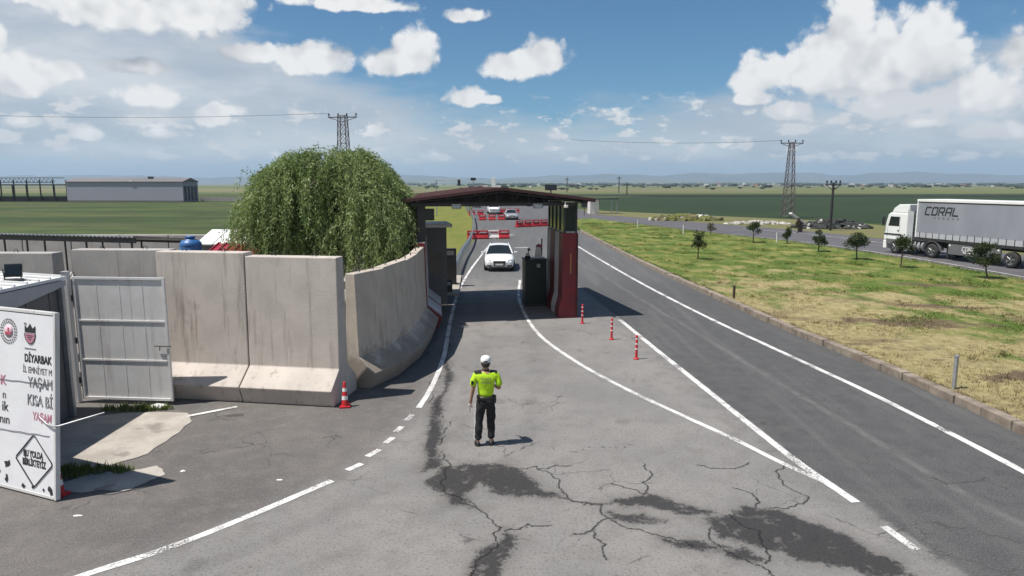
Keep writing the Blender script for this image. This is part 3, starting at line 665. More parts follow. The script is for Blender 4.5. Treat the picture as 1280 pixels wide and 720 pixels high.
mbf = MB(); ribbon(mbf, [(33.5, 40), (33, 55), (31, 68), (27, 80)], .15, .010); ribbon(mbf, [(28.2, 8), (28.4, 30), (28.3, 42), (27.7, 50), (26.0, 60.2), (22.2, 69.9)], .12, .010)
tag(mbf.build('far_road_markings', MAT_LINE, fix=False), 'thin white lines on the far road', None, kind='structure')

# kerb of separate worn stones
MAT_KERB = mat('kerb_stone', (.30, .25, .20), (.15, .12, .095), .9, 2.2, 6, 1, .5, 16, coords='Object')
def kerb():
    P = catmull(GK[:-1], 40); seg = np.linalg.norm(np.diff(P, axis=0), axis=1); cum = np.concatenate([[0], np.cumsum(seg)]); mb = MB(); s = 0
    while s < cum[-1] - 1:
        L = random.uniform(.88, 1.06); a = [np.interp(s, cum, P[:, i]) for i in (0, 1)]; b = [np.interp(s + L - .025, cum, P[:, i]) for i in (0, 1)]
        ang = math.atan2(b[1] - a[1], b[0] - a[0]); h = .215 + random.uniform(-.015, .02)
        c = ((a[0] + b[0]) / 2 + random.uniform(-.018, .018), (a[1] + b[1]) / 2, h / 2 - .02)
        mb.box(c, (math.dist(a, b), .26, h), ang + random.uniform(-.012, .012), bev=.022 if s < 45 else 0); s += L
    return mb.build('kerb', MAT_KERB)
tag(kerb(), 'row of worn beige kerb stones', None, kind='structure')

# distant hills
def hills(name, dist, base, amp, seed, c1, c2, label):
    xs = np.linspace(-8800, 8800, 260); V = []
    for d, k in ((0, 0.0), (250, .55), (520, 1.0), (800, .6)):
        for x in xs:
            h = base * (1 + .35 * x / 8800) + amp * mnoise.fractal(Vector((x * .0006, seed, 0)), 1, 2, 5) + amp * .3 * mnoise.fractal(Vector((x * .002, seed, d * .01)), 1, 2, 3)
            V.append((x, dist + d, max(h, 4) * k - .5))
    n = len(xs); idx = np.arange(len(V)).reshape(-1, n); f = np.stack([idx[:-1, :-1], idx[:-1, 1:], idx[1:, 1:], idx[1:, :-1]], -1).reshape(-1, 4)
    m = surf_mat(name + '_ground', lambda t, p: (t.mix(t.step(t.noise(p, .002, 5, .6), .35, .65), c1, c2), .95, None))
    tag(np_mesh(name, V, f, m, smooth=True), label, None, kind='structure')
hills('hills', 8000, 105, 70, 2.3, (.06, .07, .05), (.10, .095, .07), 'low blue hills on the horizon')
hills('foothills', 5600, 22, 26, 7.7, (.07, .09, .04), (.14, .13, .08), 'low rolling foothills before the far hills')
def far_clutter():
    mb = MB(); r = random.Random(5)
    for _ in range(260):
        y = r.uniform(900, 4200); x = y * r.uniform(-.05, .85); s = r.uniform(5, 14) * y / 1800
        k = r.random(); mb.box((x, y, s * .22), (s * r.uniform(.6, 1.8), s, s * .45), r.uniform(0, 3), 0 if k < .18 else (1 if k < .3 else 2))
    for _ in range(420):
        y = r.uniform(600, 4500); x = y * r.uniform(-.2, .85); s = r.uniform(3, 8) * y / 1500
        mb.lathe([(0, 0), (s * .7, s * .15), (s, s * .35), (s * .6, s * .6), (0, s * .7)], 6, (x, y, 0), 2)
    o = mb.build('far_town', [mat('far_plaster', (.55, .52, .48), None, .8, .1), mat('far_tiles', (.25, .12, .09), None, .8, .1), mat('far_trees', (.035, .05, .025), None, .9, .1)])
    tag(o, 'scattered far-off villages and tree clumps on the plain', 'town', kind='stuff')
far_clutter()

# ------------------------------------------------------------------ concrete T-walls
def tprof(h, toe=.50, st=.46, hb=.40, hs=.80, both=True):
    y1 = toe + .06; y2 = y1 + st - .06
    return [(.13, 0), (0, hb), (toe, hs), (y1, h), (y2, h), (y2 + .06, hs)] + ([(y2 + .06 + toe, hb), (y2 + .06 + toe, 0)] if both else [(y2 + .06, 0)])
def twall(label, a, b, h, m, group, toe=.5, st=.46, hooks=True, both=True, name='concrete_barrier', red=None, gap=.012):
    a, b = Vector((*a, 0)), Vector((*b, 0)); L = (b - a).length; ang = math.atan2(b.y - a.y, b.x - a.x)
    t = thing(name, label, 'barrier', a, ang, group)
    mb = MB(); P = tprof(h, toe, st, both=both); mb.prof(P, gap, L - gap)
    o = mb.build('slab', m, t); bevel(o, .018, 2)
    if hooks:
        yc = toe + .06 + (st - .06) / 2
        for f in (.28, .72):
            k = MB(); x = L * f
            k.tube([(x - .05, yc, h - .02), (x - .045, yc, h + .06), (x, yc, h + .085), (x + .045, yc, h + .06), (x + .05, yc, h - .02)], .011, 5); k.build('lifting_loop', M['dark_steel'], t)
    if red:
        c = MB(); e = .006
        big = [(y + (-e if y < toe else e) * (1 if (y < toe or y > toe + .1) else 0), z + (e if z > h - .01 else 0)) for y, z in P]
        for x0, x1 in red: c.prof(big, x0 if x0 > 0 else gap - .006, x1)
        c.build('painted_band', M['red_paint'], t)
    return t
GF = 'tall concrete barriers at the front corner'
twall('leftmost tall front concrete barrier, half behind the white gate leaf', (-8.66, 15.77), (-6.39, 15.42), 3.50, M['wall'], GF)
twall('tall front concrete barrier at the corner, orange cone at its foot', (-6.385, 15.418), (-4.12, 15.06), 3.42, M['wall'], GF)
GC = 'concrete barriers curving towards the checkpoint'
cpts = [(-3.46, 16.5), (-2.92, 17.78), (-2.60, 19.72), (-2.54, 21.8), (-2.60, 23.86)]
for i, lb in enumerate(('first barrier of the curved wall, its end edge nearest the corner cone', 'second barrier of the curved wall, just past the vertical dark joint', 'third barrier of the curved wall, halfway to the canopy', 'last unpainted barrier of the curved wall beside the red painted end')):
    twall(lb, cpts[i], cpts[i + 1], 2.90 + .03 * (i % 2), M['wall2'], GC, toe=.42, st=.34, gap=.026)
GP = 'red and white painted barriers under the canopy'
twall('painted left barrier with red end stripe nearest the curved wall', (-2.50, 23.95), (-2.74, 26.1), 3.02, M['white_paint'], GP, red=[(0, .34)], hooks=False)
twall('painted left barrier in the shade by the guard booth', (-2.76, 26.15), (-2.98, 28.3), 3.0, M['white_paint'], GP, red=[(0, .3)], hooks=False)
E_ = Vector((.98, .2, 0)).normalized(); D_ = Vector((-.2, .98, 0)).normalized(); DB = Vector((-.12, .993, 0)).normalized()
def bwall(label, s, L, front):
    """thick barrier of the middle island; front = painted red end"""
    p = Vector((1.74, 25.78, 0)) + DB * s; ang = math.atan2(DB.y, DB.x)
    t = thing('checkpoint_barrier', label, 'barrier', p, ang, 'thick barriers of the middle island')
    # local x runs away from the camera, local -y points to the right (road) side
    P = [(-.06, 0), (-.06, .32), (-.18, .80), (-.20, 3.25), (-.77, 3.25), (-.79, 0)]
    mb = MB(); mb.prof(P, .01, L - .01); o = mb.build('slab', M['white_paint'], t); bevel(o, .015)
    c = MB(); e = .007; Q = [(-.06 + e, 0), (-.06 + e, .325), (-.18 + e, .80), (-.20 + e, 3.25 + e), (-.77 - e, 3.25 + e), (-.79 - e, 0)]
    c.prof(Q, 0, .80 if front else .9); c.build('painted_band', M['red_paint'], t)
    if front:
        k = MB(); k.box((-.006, -.50, 2.1), (.006, .035, .75)); k.build('yellow_mark', mat('faded_yellow_paint', (.42, .26, .06), (.3, .18, .05), .6), t)
        k = MB(); k.tube([(-.03, -.74, .1), (-.03, -.74, 3.2)], .018, 6); k.build('cable_conduit', M['black'], t)
    return t
bwall('thick island barrier with a red painted end facing the forecourt', 0, 1.75, True)
bwall('thick white island barrier behind the red end, beside the green cabinet', 1.77, 1.75, False)
GR = 'plain concrete barriers inside the compound'
twall('low-seen grey concrete barrier behind the container roof at the left edge', (-15.2, 16.35), (-11.42, 16.35), 3.40, M['wall3'], GR, both=False)
twall('grey concrete barrier behind the white gate, left of the corner wall', (-11.25, 16.75), (-8.72, 16.68), 3.45, M['wall3'], GR, both=False)
for i, x in enumerate(np.arange(-26.5, -7.5, 2.4)):
    lb = ('rear compound wall panel at the far left end', 'second rear wall panel from the left, behind the awning', 'third rear wall panel, behind the awning', 'fourth rear wall panel, behind the awning', 'rear wall panel beside the awning end', 'rear wall panel behind the blue tank', 'rear wall panel behind the white roof panels', 'rear wall panel hidden mostly by the willow')[i]
    twall(lb, (x, 33.0), (x + 2.38, 33.0), 2.62, M['wall3'], 'rear wall of the compound', hooks=False, both=False, name='rear_wall_panel')

# ------------------------------------------------------------------ gate, container, yard things
def gate():
    a, b = Vector((-10.10, 15.50, 0)), Vector((-7.88, 15.30, 0)); L = (b - a).length
    t = thing('sheet_gate', 'white sheet steel gate leaf with three rows of panels', 'gate', a, math.atan2(b.y - a.y, b.x - a.x))
    h0, h1 = .10, 3.0
    mb = MB(); mb.box((L / 2, .03, (h0 + h1) / 2), (L - .06, .012, h1 - h0 - .06)); mb.build('sheet', M['gate'], t)
    mb = MB()
    for x in (.03, L - .03): mb.box((x, .02, (h0 + h1) / 2), (.06, .05, h1 - h0), bev=.006)
    for z in (h0 + .03, h1 - .03): mb.box((L / 2, .02, z), (L - .125, .05, .06), bev=.006)
    mb.build('frame', M['gate'], t)
    for z in (1.05, 1.98):
        k = MB(); k.box((L / 2, .014, z), (L - .13, .022, .045), bev=.005); k.build('rail', M['gate'], t)
    for f in (.25, .5, .75): k = MB(); k.box((L * f, .0225, (h0 + h1) / 2), (.022, .006, h1 - h0 - .12)); k.build('seam', M['gate'], t)
    k = MB(); k.tube([(L - .34, -.03, 1.42), (L + .06, -.03, 1.42)], .015, 6); k.tube([(L - .2, -.03, 1.42), (L - .2, -.06, 1.32)], .01, 6); k.build('bolt', M['dark_steel'], t)
    for z in (.55, 1.5, 2.5):
        k = MB(); k.tube([(-.03, .0, z - .07), (-.03, .0, z + .07)], .022, 8); k.build('hinge', M['dark_steel'], t)
gate()
t = thing('gate_post', 'grey steel post carrying the white gate leaf', 'post', (-10.24, 15.52, 0))
MB().box((0, 0, 1.55), (.13, .13, 3.1), bev=.01).build('shaft', M['gate'], t); MB().box((0, 0, 3.112), (.15, .15, .02)).build('cap', M['shed_light'], t)

def container():
    t = thing('site_container', 'dark grey site container with a white ribbed roof at the left edge', 'container', (-9.80, 13.2, 0)); t.scale = (1, 1, 1.045)
    mb = MB(); mb.box((-1.6, 0, 1.45), (3.2, 2.8, 2.9))
    for i in range(4): mb.box((.006, -1.05 + i * .7, 1.42), (.012, .03, 2.8))
    mb.build('body', M['shed_dark'], t)
    r = MB(); r.prof([(-1.48, 2.93), (1.48, 2.93), (1.48, 2.99), (-1.48, 2.99)], -3.4, .10)
    ob = r.build('roof', M['white_metal'], t)
    for v in ob.data.vertices: v.co.z += (-v.co.x) * .06
    rb = MB()
    for i in range(9): rb.box((-1.65, -1.4 + i * .35, 3.18), (3.45, .04, .03))
    o = rb.build('roof_rib', M['white_metal'], t)
    for v in o.data.vertices: v.co.z += (-v.co.x - 1.65) * .06 - .07
    f = MB(); f.add([(.10, -1.44, 2.42), (.10, 1.44, 2.80), (.10, 1.44, 2.91), (.10, -1.44, 2.91), (.13, -1.44, 2.42), (.13, 1.44, 2.80), (.13, 1.44, 2.91), (.13, -1.44, 2.91)], [(0, 1, 2, 3), (7, 6, 5, 4), (0, 4, 5, 1), (1, 5, 6, 2), (2, 6, 7, 3), (3, 7, 4, 0)])
    f.build('fascia', M['shed_light'], t)
    p = MB(); p.box((.06, 1.36, 1.45), (.10, .09, 2.9), bev=.01); p.build('corner_post', M['galv'], t)
container()
t = thing('floodlight', 'black floodlight standing on the white container roof', 'floodlight', (-10.15, 13.75, 3.14), R(25)); t.scale = (.85, .85, .85)
MB().box((0, 0, .03), (.38, .26, .05), bev=.01).build('base', M['black'], t)
for s_ in (-1, 1): k = MB(); k.tube([(s_ * .16, 0, .05), (s_ * .19, .02, .30)], .014, 6); k.build('bracket', M['black'], t)
k = MB(); k.box((0, .04, .28), (.36, .07, .32), bev=.012); o = k.build('housing', M['black'], t); o.rotation_euler = (R(-18), 0, 0)
k = MB(); k.box((0, -.004, .28), (.30, .012, .25)); o2 = k.build('lens', M['glass'], o)

def awning():
    t = thing('yard_awning', 'long low awning with a corrugated sheet roof in the yard', 'awning', (-18.6, 29.0, 0), R(-15))
    mb = MB(); n = 90; V = []
    for i in range(n + 1):
        x = -4.6 + 9.2 * i / n; z = 3.0 + .03 * math.cos(i * PI) ; V += [(x, -1.6, z + .09), (x, 1.6, z - .26), (x, -1.6, z + .07), (x, 1.6, z - .28)]
    mb.add(V, [q for i in range(n) for q in ((4 * i, 4 * i + 4, 4 * i + 5, 4 * i + 1), (4 * i + 2, 4 * i + 3, 4 * i + 7, 4 * i + 6), (4 * i, 4 * i + 2, 4 * i + 6, 4 * i + 4), (4 * i + 1, 4 * i + 5, 4 * i + 7, 4 * i + 3))])
    mb.build('roof', M['galv'], t)
    for x in (-4.3, -2.1, 0, 2.1, 4.3):
        for y in (-1.4, 1.4):
            k = MB(); k.tube([(x, y, 0), (x, y, 2.95 if y < 0 else 2.70)], .04, 6); k.build('post', M['dark_steel'], t)
    k = MB(); k.box((0, -1.45, 2.93), (9.1, .05, .20)); k.box((0, 1.4, 2.65), (9.0, .05, .10)); k.build('beam', M['dark_steel'], t)
awning()
t = thing('yard_bench', 'long dark bench under the yard awning', 'bench', (-16.8, 28.6, .0), R(-15))
k = MB(); k.box((0, 0, 1.0), (4.6, .7, .08)); k.build('seat', M['dark_steel'], t)
for x in (-2.0, 0, 2.0):
    k = MB(); k.box((x, 0, .48), (.08, .6, .95)); k.build('leg', M['dark_steel'], t)

def tank():
    s = thing('tank_stand', 'steel stand under the blue water tank', 'stand', (-10.0, 21.2, 0))
    for x, y in ((-.4, -.4), (.4, -.4), (.4, .4), (-.4, .4)):
        k = MB(); k.box((x, y, 1.42), (.07, .07, 2.84)); k.build('leg', M['dark_steel'], s)
    MB().box((0, 0, 2.87), (1.0, 1.0, .06)).build('platform', M['dark_steel'], s)
    t = thing('water_tank', 'blue plastic water tank above the corner wall', 'tank', (-10.0, 21.2, 2.9)); t.scale = (.88, .88, .84)
    k = MB(); k.lathe([(0, 0), (.36, 0), (.37, .05), (.37, .30), (.355, .33), (.37, .36), (.36, .46), (.28, .56), (.13, .61), (.13, .64), (0, .64)], 24); k.build('body', M['tank_blue'], t)
    k = MB(); k.lathe([(0, .642), (.16, .642), (.16, .70), (.14, .72), (0, .725)], 20); k.build('lid', M['tank_blue'], t)
tank()
def huts():
    t = thing('red_roof_hut', 'small hut with a ribbed red sheet roof behind the corner wall', 'hut', (-9.42, 22.6, -.30))
    MB().box((0, 0, 1.35), (1.5, 2.0, 2.7)).build('wall', M['wall3'], t)
    r = MB(); r.add([(-.85, -1.2, 2.72), (.85, -1.2, 2.72), (.85, 1.2, 3.35), (-.85, 1.2, 3.35), (-.85, -1.2, 2.66), (.85, -1.2, 2.66), (.85, 1.2, 3.29), (-.85, 1.2, 3.29)], [(0, 1, 2, 3), (7, 6, 5, 4), (0, 4, 5, 1), (1, 5, 6, 2), (2, 6, 7, 3), (3, 7, 4, 0)])
    for i in range(7):
        x = -.81 + i * .27; r.add([(x - .03, -1.2, 2.725), (x + .03, -1.2, 2.725), (x + .03, 1.2, 3.355), (x - .03, 1.2, 3.355), (x - .015, -1.2, 2.775), (x + .015, -1.2, 2.775), (x + .015, 1.2, 3.405), (x - .015, 1.2, 3.405)], [(4, 5, 6, 7), (0, 1, 5, 4), (1, 2, 6, 5), (2, 3, 7, 6), (3, 0, 4, 7)])
    r.build('roof', M['tile_red'], t)
    t = thing('white_roof_shed', 'shed roofed with white framed panels behind the red roof', 'shed', (-10.35, 25.8, -.42))
    MB().box((0, .2, 1.65), (2.5, 1.2, 3.3)).build('wall', M['shed_dark'], t)
    for i in range(4):
        k = MB(); x0 = -1.32 + i * .66
        k.add([(x0 + .02, -.75, 3.34), (x0 + .64, -.75, 3.34), (x0 + .64, .75, 3.78), (x0 + .02, .75, 3.78), (x0 + .02, -.75, 3.30), (x0 + .64, -.75, 3.30), (x0 + .64, .75, 3.74), (x0 + .02, .75, 3.74)], [(0, 1, 2, 3), (7, 6, 5, 4), (0, 4, 5, 1), (1, 5, 6, 2), (2, 6, 7, 3), (3, 7, 4, 0)])
        k.build('roof_panel', M['white_metal'], t)
huts()

# ------------------------------------------------------------------ notice board
def board():
    t = thing('notice_board', 'big white framed banner board with Turkish slogans leaning at the left edge', 'notice board', (-7.39, 10.42, 0), math.atan2(-.53, 1.3))
    tilt = bpy.data.objects.new('panel', None)
    W_, H_ = 2.7, 3.06
    n, m_ = 36, 40; V = []
    for j in range(m_ + 1):
        for i in range(n + 1):
            x = -W_ + .03 + (W_ - .06) * i / n; z = .06 + (H_ - .1) * j / m_
            V.append((x, -.004 + .004 * mnoise.fractal(Vector((x * 1.6, z * 1.1, 3)), 1, 2, 3), z))
    f = [(j * (n + 1) + i, j * (n + 1) + i + 1, (j + 1) * (n + 1) + i + 1, (j + 1) * (n + 1) + i) for j in range(m_) for i in range(n)]
    mb = MB(); mb.add(V, f, 0, True); pn = mb.build('banner', M['vinyl'], t, fix=False)
    bk = MB(); bk.box((-W_ / 2, .05, H_ / 2 + .02), (W_ - .07, .05, H_ - .12)); bk.build('backing', M['shed_dark'], t)
    fr = MB()
    for x in (-.025, -W_ + .025): fr.box((x, .03, H_ / 2 + .02), (.05, .08, H_), bev=.006)
    for z in (.05, H_): fr.box((-W_ / 2, .03, z), (W_ - .11, .08, .05), bev=.006)
    fr.build('frame', M['gate'], t)
    for z0 in (1.83, .98):
        seam = MB(); seam.tube([(-W_ + .06 + i * .086, -.013, z0 + .005 * math.sin(i * 1.3) + .003 * i) for i in range(30)], .005, 5); seam.build('seam', M['ink_grey'], t)
    I, G_, P_ = M['ink'], M['ink_grey'], M['ink_pink']
    text('DİYARBAK', .18, t, I, -.09, 2.29, align='RIGHT', bold=.005, stretch=.74)
    text('İL EMNİYET M', .15, t, G_, -.075, 2.10, align='RIGHT', stretch=.74)
    text('YAŞAM', .24, t, I, -.06, 1.895, align='RIGHT', outline=True, stretch=.74)
    text('KISA Bİ', .255, t, I, -.06, 1.60, align='RIGHT', outline=True, stretch=.74)
    text('YAŞAM', .185, t, P_, -.09, 1.345, align='RIGHT', bold=.006, stretch=.74)
    text('K', .22, t, P_, -1.22, 1.86, align='RIGHT', bold=.006); text('n', .20, t, G_, -1.22, 1.62, align='RIGHT')
    text('ik', .24, t, I, -1.17, 1.42, align='RIGHT'); text('nın', .22, t, I, -1.13, 1.20, align='RIGHT')
    # diamond mark
    cx, cz, hw, hh = -.53, .60, .46, .44; d = MB(); pts = [(cx, cz + hh), (cx + hw, cz), (cx, cz - hh), (cx - hw, cz)]
    for i in range(4):
        a, b = pts[i], pts[(i + 1) % 4]; dx, dz = b[0] - a[0], b[1] - a[1]
        d.tube([(a[0] + dx * .06, -.010, a[1] + dz * .06), (b[0] - dx * .06, -.010, b[1] - dz * .06)], .011, 5)
        p, q = pts[i - 1], pts[(i + 1) % 4]
        d.tube([(a[0] + (p[0] - a[0]) * .06, -.010, a[1] + (p[1] - a[1]) * .06), (a[0] + (p[0] - a[0]) * .02 + (q[0] - a[0]) * .02, -.010, a[1] + (p[1] - a[1]) * .02 + (q[1] - a[1]) * .02), (a[0] + (q[0] - a[0]) * .06, -.010, a[1] + (q[1] - a[1]) * .06)], .011, 5)
    d.build('diamond_mark', I, t)
    text('BU YOLDA', .15, t, I, cx - .02, .70, bold=.006, stretch=.66); text('BİRLİKTEYİZ', .155, t, I, cx, .555, bold=.006, stretch=.62)
    # round emblem: ring of small dots and pink disc
    ex, ez = -1.14, 2.70; e = MB()
    for rr, k in ((.20, 26), (.155, 20)):
        for i in range(k):
            a = 2 * PI * i / k; e.box((ex + rr * math.cos(a), -.010, ez + rr * math.sin(a)), (.024, .003, .026))
    e.build('ring_emblem', G_, t)
    k = MB(); k.lathe([(0, -.012), (.105, -.012), (.105, -.008), (0, -.008)], 24, (ex, 0, ez), axis='Y'); k.build('emblem_disc', mat('pale_pink_print', (.62, .38, .44), (.66, .48, .52), .5), t)
    k = MB(); k.box((ex, -.016, ez - .03), (.15, .003, .035)); k.box((ex, -.016, ez + .03), (.03, .003, .06)); k.build('emblem_bar', M['ink_red'], t)
    # shield emblem: towers above a striped pink bowl
    sx, sz = -.60, 2.70; s = MB()
    s.poly([(sx - .13, -.012, sz + .02), (sx - .13, -.012, sz + .14), (sx - .07, -.012, sz + .09), (sx - .035, -.012, sz + .12), (sx, -.012, sz + .17), (sx + .035, -.012, sz + .12), (sx + .07, -.012, sz + .09), (sx + .13, -.012, sz + .14), (sx + .13, -.012, sz + .02)])
    s.build('shield_towers', I, t, fix=False)
    k = MB(); k.poly([(sx + .125 * math.cos(a), -.012, sz + .004 + .16 * math.sin(a)) for a in np.linspace(PI, 2 * PI, 14)]); k.build('shield_bowl', M['ink_pink'], t, fix=False)
    k = MB(); k.tube([(sx + .13 * math.cos(a), -.013, sz + .006 + .17 * math.sin(a)) for a in np.linspace(PI, 2 * PI, 14)], .007, 5)
    for i in range(3): k.box((sx, -.0155, sz - .03 - .03 * i), (.17 - .05 * i, .003, .008))
    k.build('shield_outline', I, t)
    k = MB(); k.box((sx, -.010, sz - .245), (.28, .003, .014)); k.build('caption_bar', G_, t); k = MB(); k.box((sx - .12, -.010, sz + .16), (.05, .003, .03)); k.build('caption_bar', G_, t)
    # torn spots along the bottom
    r = random.Random(4)
    for x, z, s_ in ((-.13, .17, .075), (-.30, .15, .03), (-.56, .16, .04), (-.80, .14, .055), (-1.22, .20, .06), (-1.20, .45, .10), (-1.45, .3, .08), (-1.9, .2, .1)):
        nn = 9; k = MB(); k.poly([(x + s_ * r.uniform(.4, 1.1) * math.cos(2 * PI * i / nn), -.011, z + s_ * r.uniform(.4, 1.3) * math.sin(2 * PI * i / nn)) for i in range(nn)]); k.build('torn_spot', M['ink'], t, fix=False)
    k = MB(); k.tube([(-.35, -.03, 1.36), (-.18, -.03, 1.27), (-.02, -.045, 1.25), (.10, -.02, 1.27), (.45, .5, 1.42)], .014, 6); k.build('tie_rope', M['galv'], t)
    for o in kids(t):      # the board leans back
        o.matrix_local = Matrix.Rotation(R(-5.5), 4, 'X') @ o.matrix_basis
    return t
board()

# ------------------------------------------------------------------ cones and bollards
def cone():
    t = thing('traffic_cone', 'orange-red traffic cone with white bands by the corner barrier', 'traffic cone', (-3.80, 15.22, 0), R(10), 'red traffic cones')
    k = MB(); k.box((0, 0, .025), (.32, .32, .05), bev=.012); k.build('base', M['signal'], t)
    k = MB(); k.lathe([(.115, .05), (.105, .08), (.04, .70), (.03, .715), (.0, .715)], 20); k.build('body', M['signal'], t)
    for z0, z1 in ((.22, .33), (.45, .55)):
        k = MB(); f = lambda z: .105 - (z - .08) * .1048 + .004
        k.lathe([(f(z0), z0), (f(z1), z1)], 20); k.build('white_band', M['reflect'], t)
    t.scale = (.76, .76, .84)
    return t
c0 = cone(); c0.location = (-3.86, 15.2, 0)
dup(c0, (-7.50, 10.66, 0), R(-20), 'orange-red traffic cone with white bands half behind the banner board')
def bollard():
    t = thing('lane_bollard', 'red lane bollard with white bands nearest the red barrier end', 'bollard', (2.60, 24.75, 0), 0, 'red and white flexible bollards')
    k = MB(); k.lathe([(0, 0), (.085, 0), (.08, .03), (.045, .05), (0, .05)], 14); k.build('base', M['signal'], t)
    k = MB(); k.lathe([(.038, .05), (.034, .70), (.026, .725), (0, .73)], 14); k.build('post', M['signal'], t)
    for z in (.30, .45, .60):
        k = MB(); k.lathe([(.0378, z), (.0368, z + .035)], 14); k.build('white_band', M['reflect'], t)
    return t
b0 = bollard()
dup(b0, (3.30, 22.1, 0), 1.0, 'red lane bollard in the middle of the three'); dup(b0, (3.66, 19.55, 0), 2.0, 'red lane bollard nearest the camera, beside the bright lane line')

# ------------------------------------------------------------------ checkpoint canopy
def canopy():
    t = thing('checkpoint_canopy', 'open checkpoint canopy with a low brown-red gabled roof across the lane', 'canopy', (-.33, 25.0, 0), math.atan2(E_.y, E_.x))
    hw, L, ze, zr = 3.5, 7.4, 4.53, 4.95
    r = MB(); P = [(-hw, ze), (0, zr), (hw, ze), (hw, ze - .06), (0, zr - .06), (-hw, ze - .06)]; n = 6
    V = [(x, 0, z) for x, z in P] + [(x, L, z) for x, z in P]
    r.add(V, [(i, (i + 1) % n, (i + 1) % n + n, i + n) for i in range(n)] + [(0, 5, 4, 1), (1, 4, 3, 2), (6, 7, 10, 11), (7, 8, 9, 10)])
    for i in range(26):
        y = .14 + i * .285
        for s in (-1, 1): r.add([(s * hw, y, ze + .002), (s * hw, y + .05, ze + .002), (0, y + .05, zr + .002), (0, y, zr + .002), (s * hw, y + .01, ze + .03), (s * hw, y + .04, ze + .03), (0, y + .04, zr + .03), (0, y + .01, zr + .03)], [(4, 5, 6, 7), (0, 1, 5, 4), (2, 3, 7, 6), (1, 2, 6, 5), (3, 0, 4, 7)])
    r.build('roof', M['roof_red'], t)
    f = MB()
    for s in (-1, 1):
        for y in (-.025,): f.add([(s * (hw + .02), y, ze - .07), (0, y, zr - .07), (0, y, zr + .035), (s * (hw + .02), y, ze + .035), (s * (hw + .02), y + .02, ze - .07), (0, y + .02, zr - .07), (0, y + .02, zr + .035), (s * (hw + .02), y + .02, ze + .035)], [(0, 1, 2, 3), (7, 6, 5, 4), (0, 4, 5, 1), (1, 5, 6, 2), (2, 6, 7, 3), (3, 7, 4, 0)])
        f.box((s * (hw + .012), L / 2, ze - .03), (.02, L, .13))
    f.build('fascia', M['roof_red'], t)
    for y in (.25, 2.5, 4.9, 7.1):
        k = MB(); zb = 4.36
        k.box((-.2, y, zb), (6.2, .10, .12)); 
        for s in (-1, 1): k.tube([(s * 3.3, y, ze - .10), (0, y, zr - .13)], .05, 4)
        for x in (-2.6, -2, -1.4, -.8, -.2, .4, 1.0, 1.6, 2.2): k.tube([(x, y, zb), (x, y, zr - .12 - abs(x) * .12)], .022, 4); k.tube([(x, y, zb), (x + .3, y, zr - .12 - abs(x + .3) * .12)], .018, 4)
        k.build('truss', M['dark_steel'], t)
    k = MB(); k.prof([(0, 0)] , 0, 0) if False else k.add([(-3.2, 3.6, 4.40), (3.2, 3.6, 4.40), (3.2, 3.6, 4.50), (0, 3.6, 4.86), (-3.2, 3.6, 4.50)], [(0, 1, 2, 3, 4)]); k.build('added_gable_sheet', M['dark_steel'], t, fix=False)  # dark sheet added to shut out the sky seen through the trusses
    for x in (-3.1, -2, -1, 0, 1, 2, 3.1):
        k = MB(); k.box((x, L / 2, zr - .10 - abs(x) * .12), (.06, L - .1, .07)); k.build('purlin', M['dark_steel'], t)
    for x, y, w_ in ((-2.93, .55, .30), (-2.93, 4.2, .24), (-2.93, 7.1, .24)):
        k = MB(); k.box((x, y, 2.15), (w_, w_, 4.3)); k.build('post', M['dark_steel'], t)
    k = MB(); k.box((-2.62, .55, 4.0), (.32, .26, .42)); k.build('junction_box', M['dark_steel'], t)
canopy()
CAN = bpy.data.objects['checkpoint_canopy']
for x in (-1.7, 1.3):
    k = MB(); k.box((x, -.02, 4.30), (.34, .14, .16), bev=.02); o = k.build('lamp', M['shed_dark'], CAN); k = MB(); k.box((x, -.095, 4.29), (.28, .012, .11)); k.build('lamp_glass', M['lamp'], o)
k = MB(); k.box((2.35, -.10, 4.28), (.10, .28, .10), bev=.02); k.tube([(2.35, 0, 4.3), (2.35, 0, 4.45)], .02, 6); k.build('camera', M['barrier_white'], CAN)
k = MB(); k.tube([(-3.2, .02, 4.40), (-1.5, .0, 4.36), (0, .02, 4.42), (1.6, .0, 4.37), (3.2, .02, 4.41)], .012, 5); k.build('cable', M['black'], CAN)
def screen():
    p = Vector((1.74, 25.78, 3.262)) + DB * .04
    t = thing('glazed_screen', 'tall dark glazed steel screen standing on the island barriers', 'glass screen', p, math.atan2(DB.y, DB.x))
    H = 1.10; fr = MB()
    xs = (.06, .95, 1.75, 2.6, 3.42)
    for x in xs:
        for y in (-.27, -.71): k = MB(); k.box((x, y, H / 2), (.09, .08, H)); k.build('post', M['dark_steel'], t)
    for z in (.03, H - .03):
        for y in (-.27, -.71): fr.box((1.74, y, z), (3.3, .05, .06))
        for x in (.06, 3.42): fr.box((x, -.49, z), (.05, .36, .06))
    fr.build('rail', M['galv'], t)
    gm = bpy.data.materials.new('tinted_glass'); gm.use_nodes = True; b = gm.node_tree.nodes['Principled BSDF']
    b.inputs['Base Color'].default_value = (.02, .03, .03, 1); b.inputs['Roughness'].default_value = .08; b.inputs['Alpha'].default_value = .97
    for i in range(4):
        for y in (-.27, -.71): k = MB(); k.box(((xs[i] + xs[i + 1]) / 2, y, H / 2), (xs[i + 1] - xs[i] - .1, .012, H - .13)); k.build('pane', gm, t)
    k = MB(); k.box((.06, -.49, H / 2), (.012, .34, H - .13)); k.build('pane', gm, t)
screen()
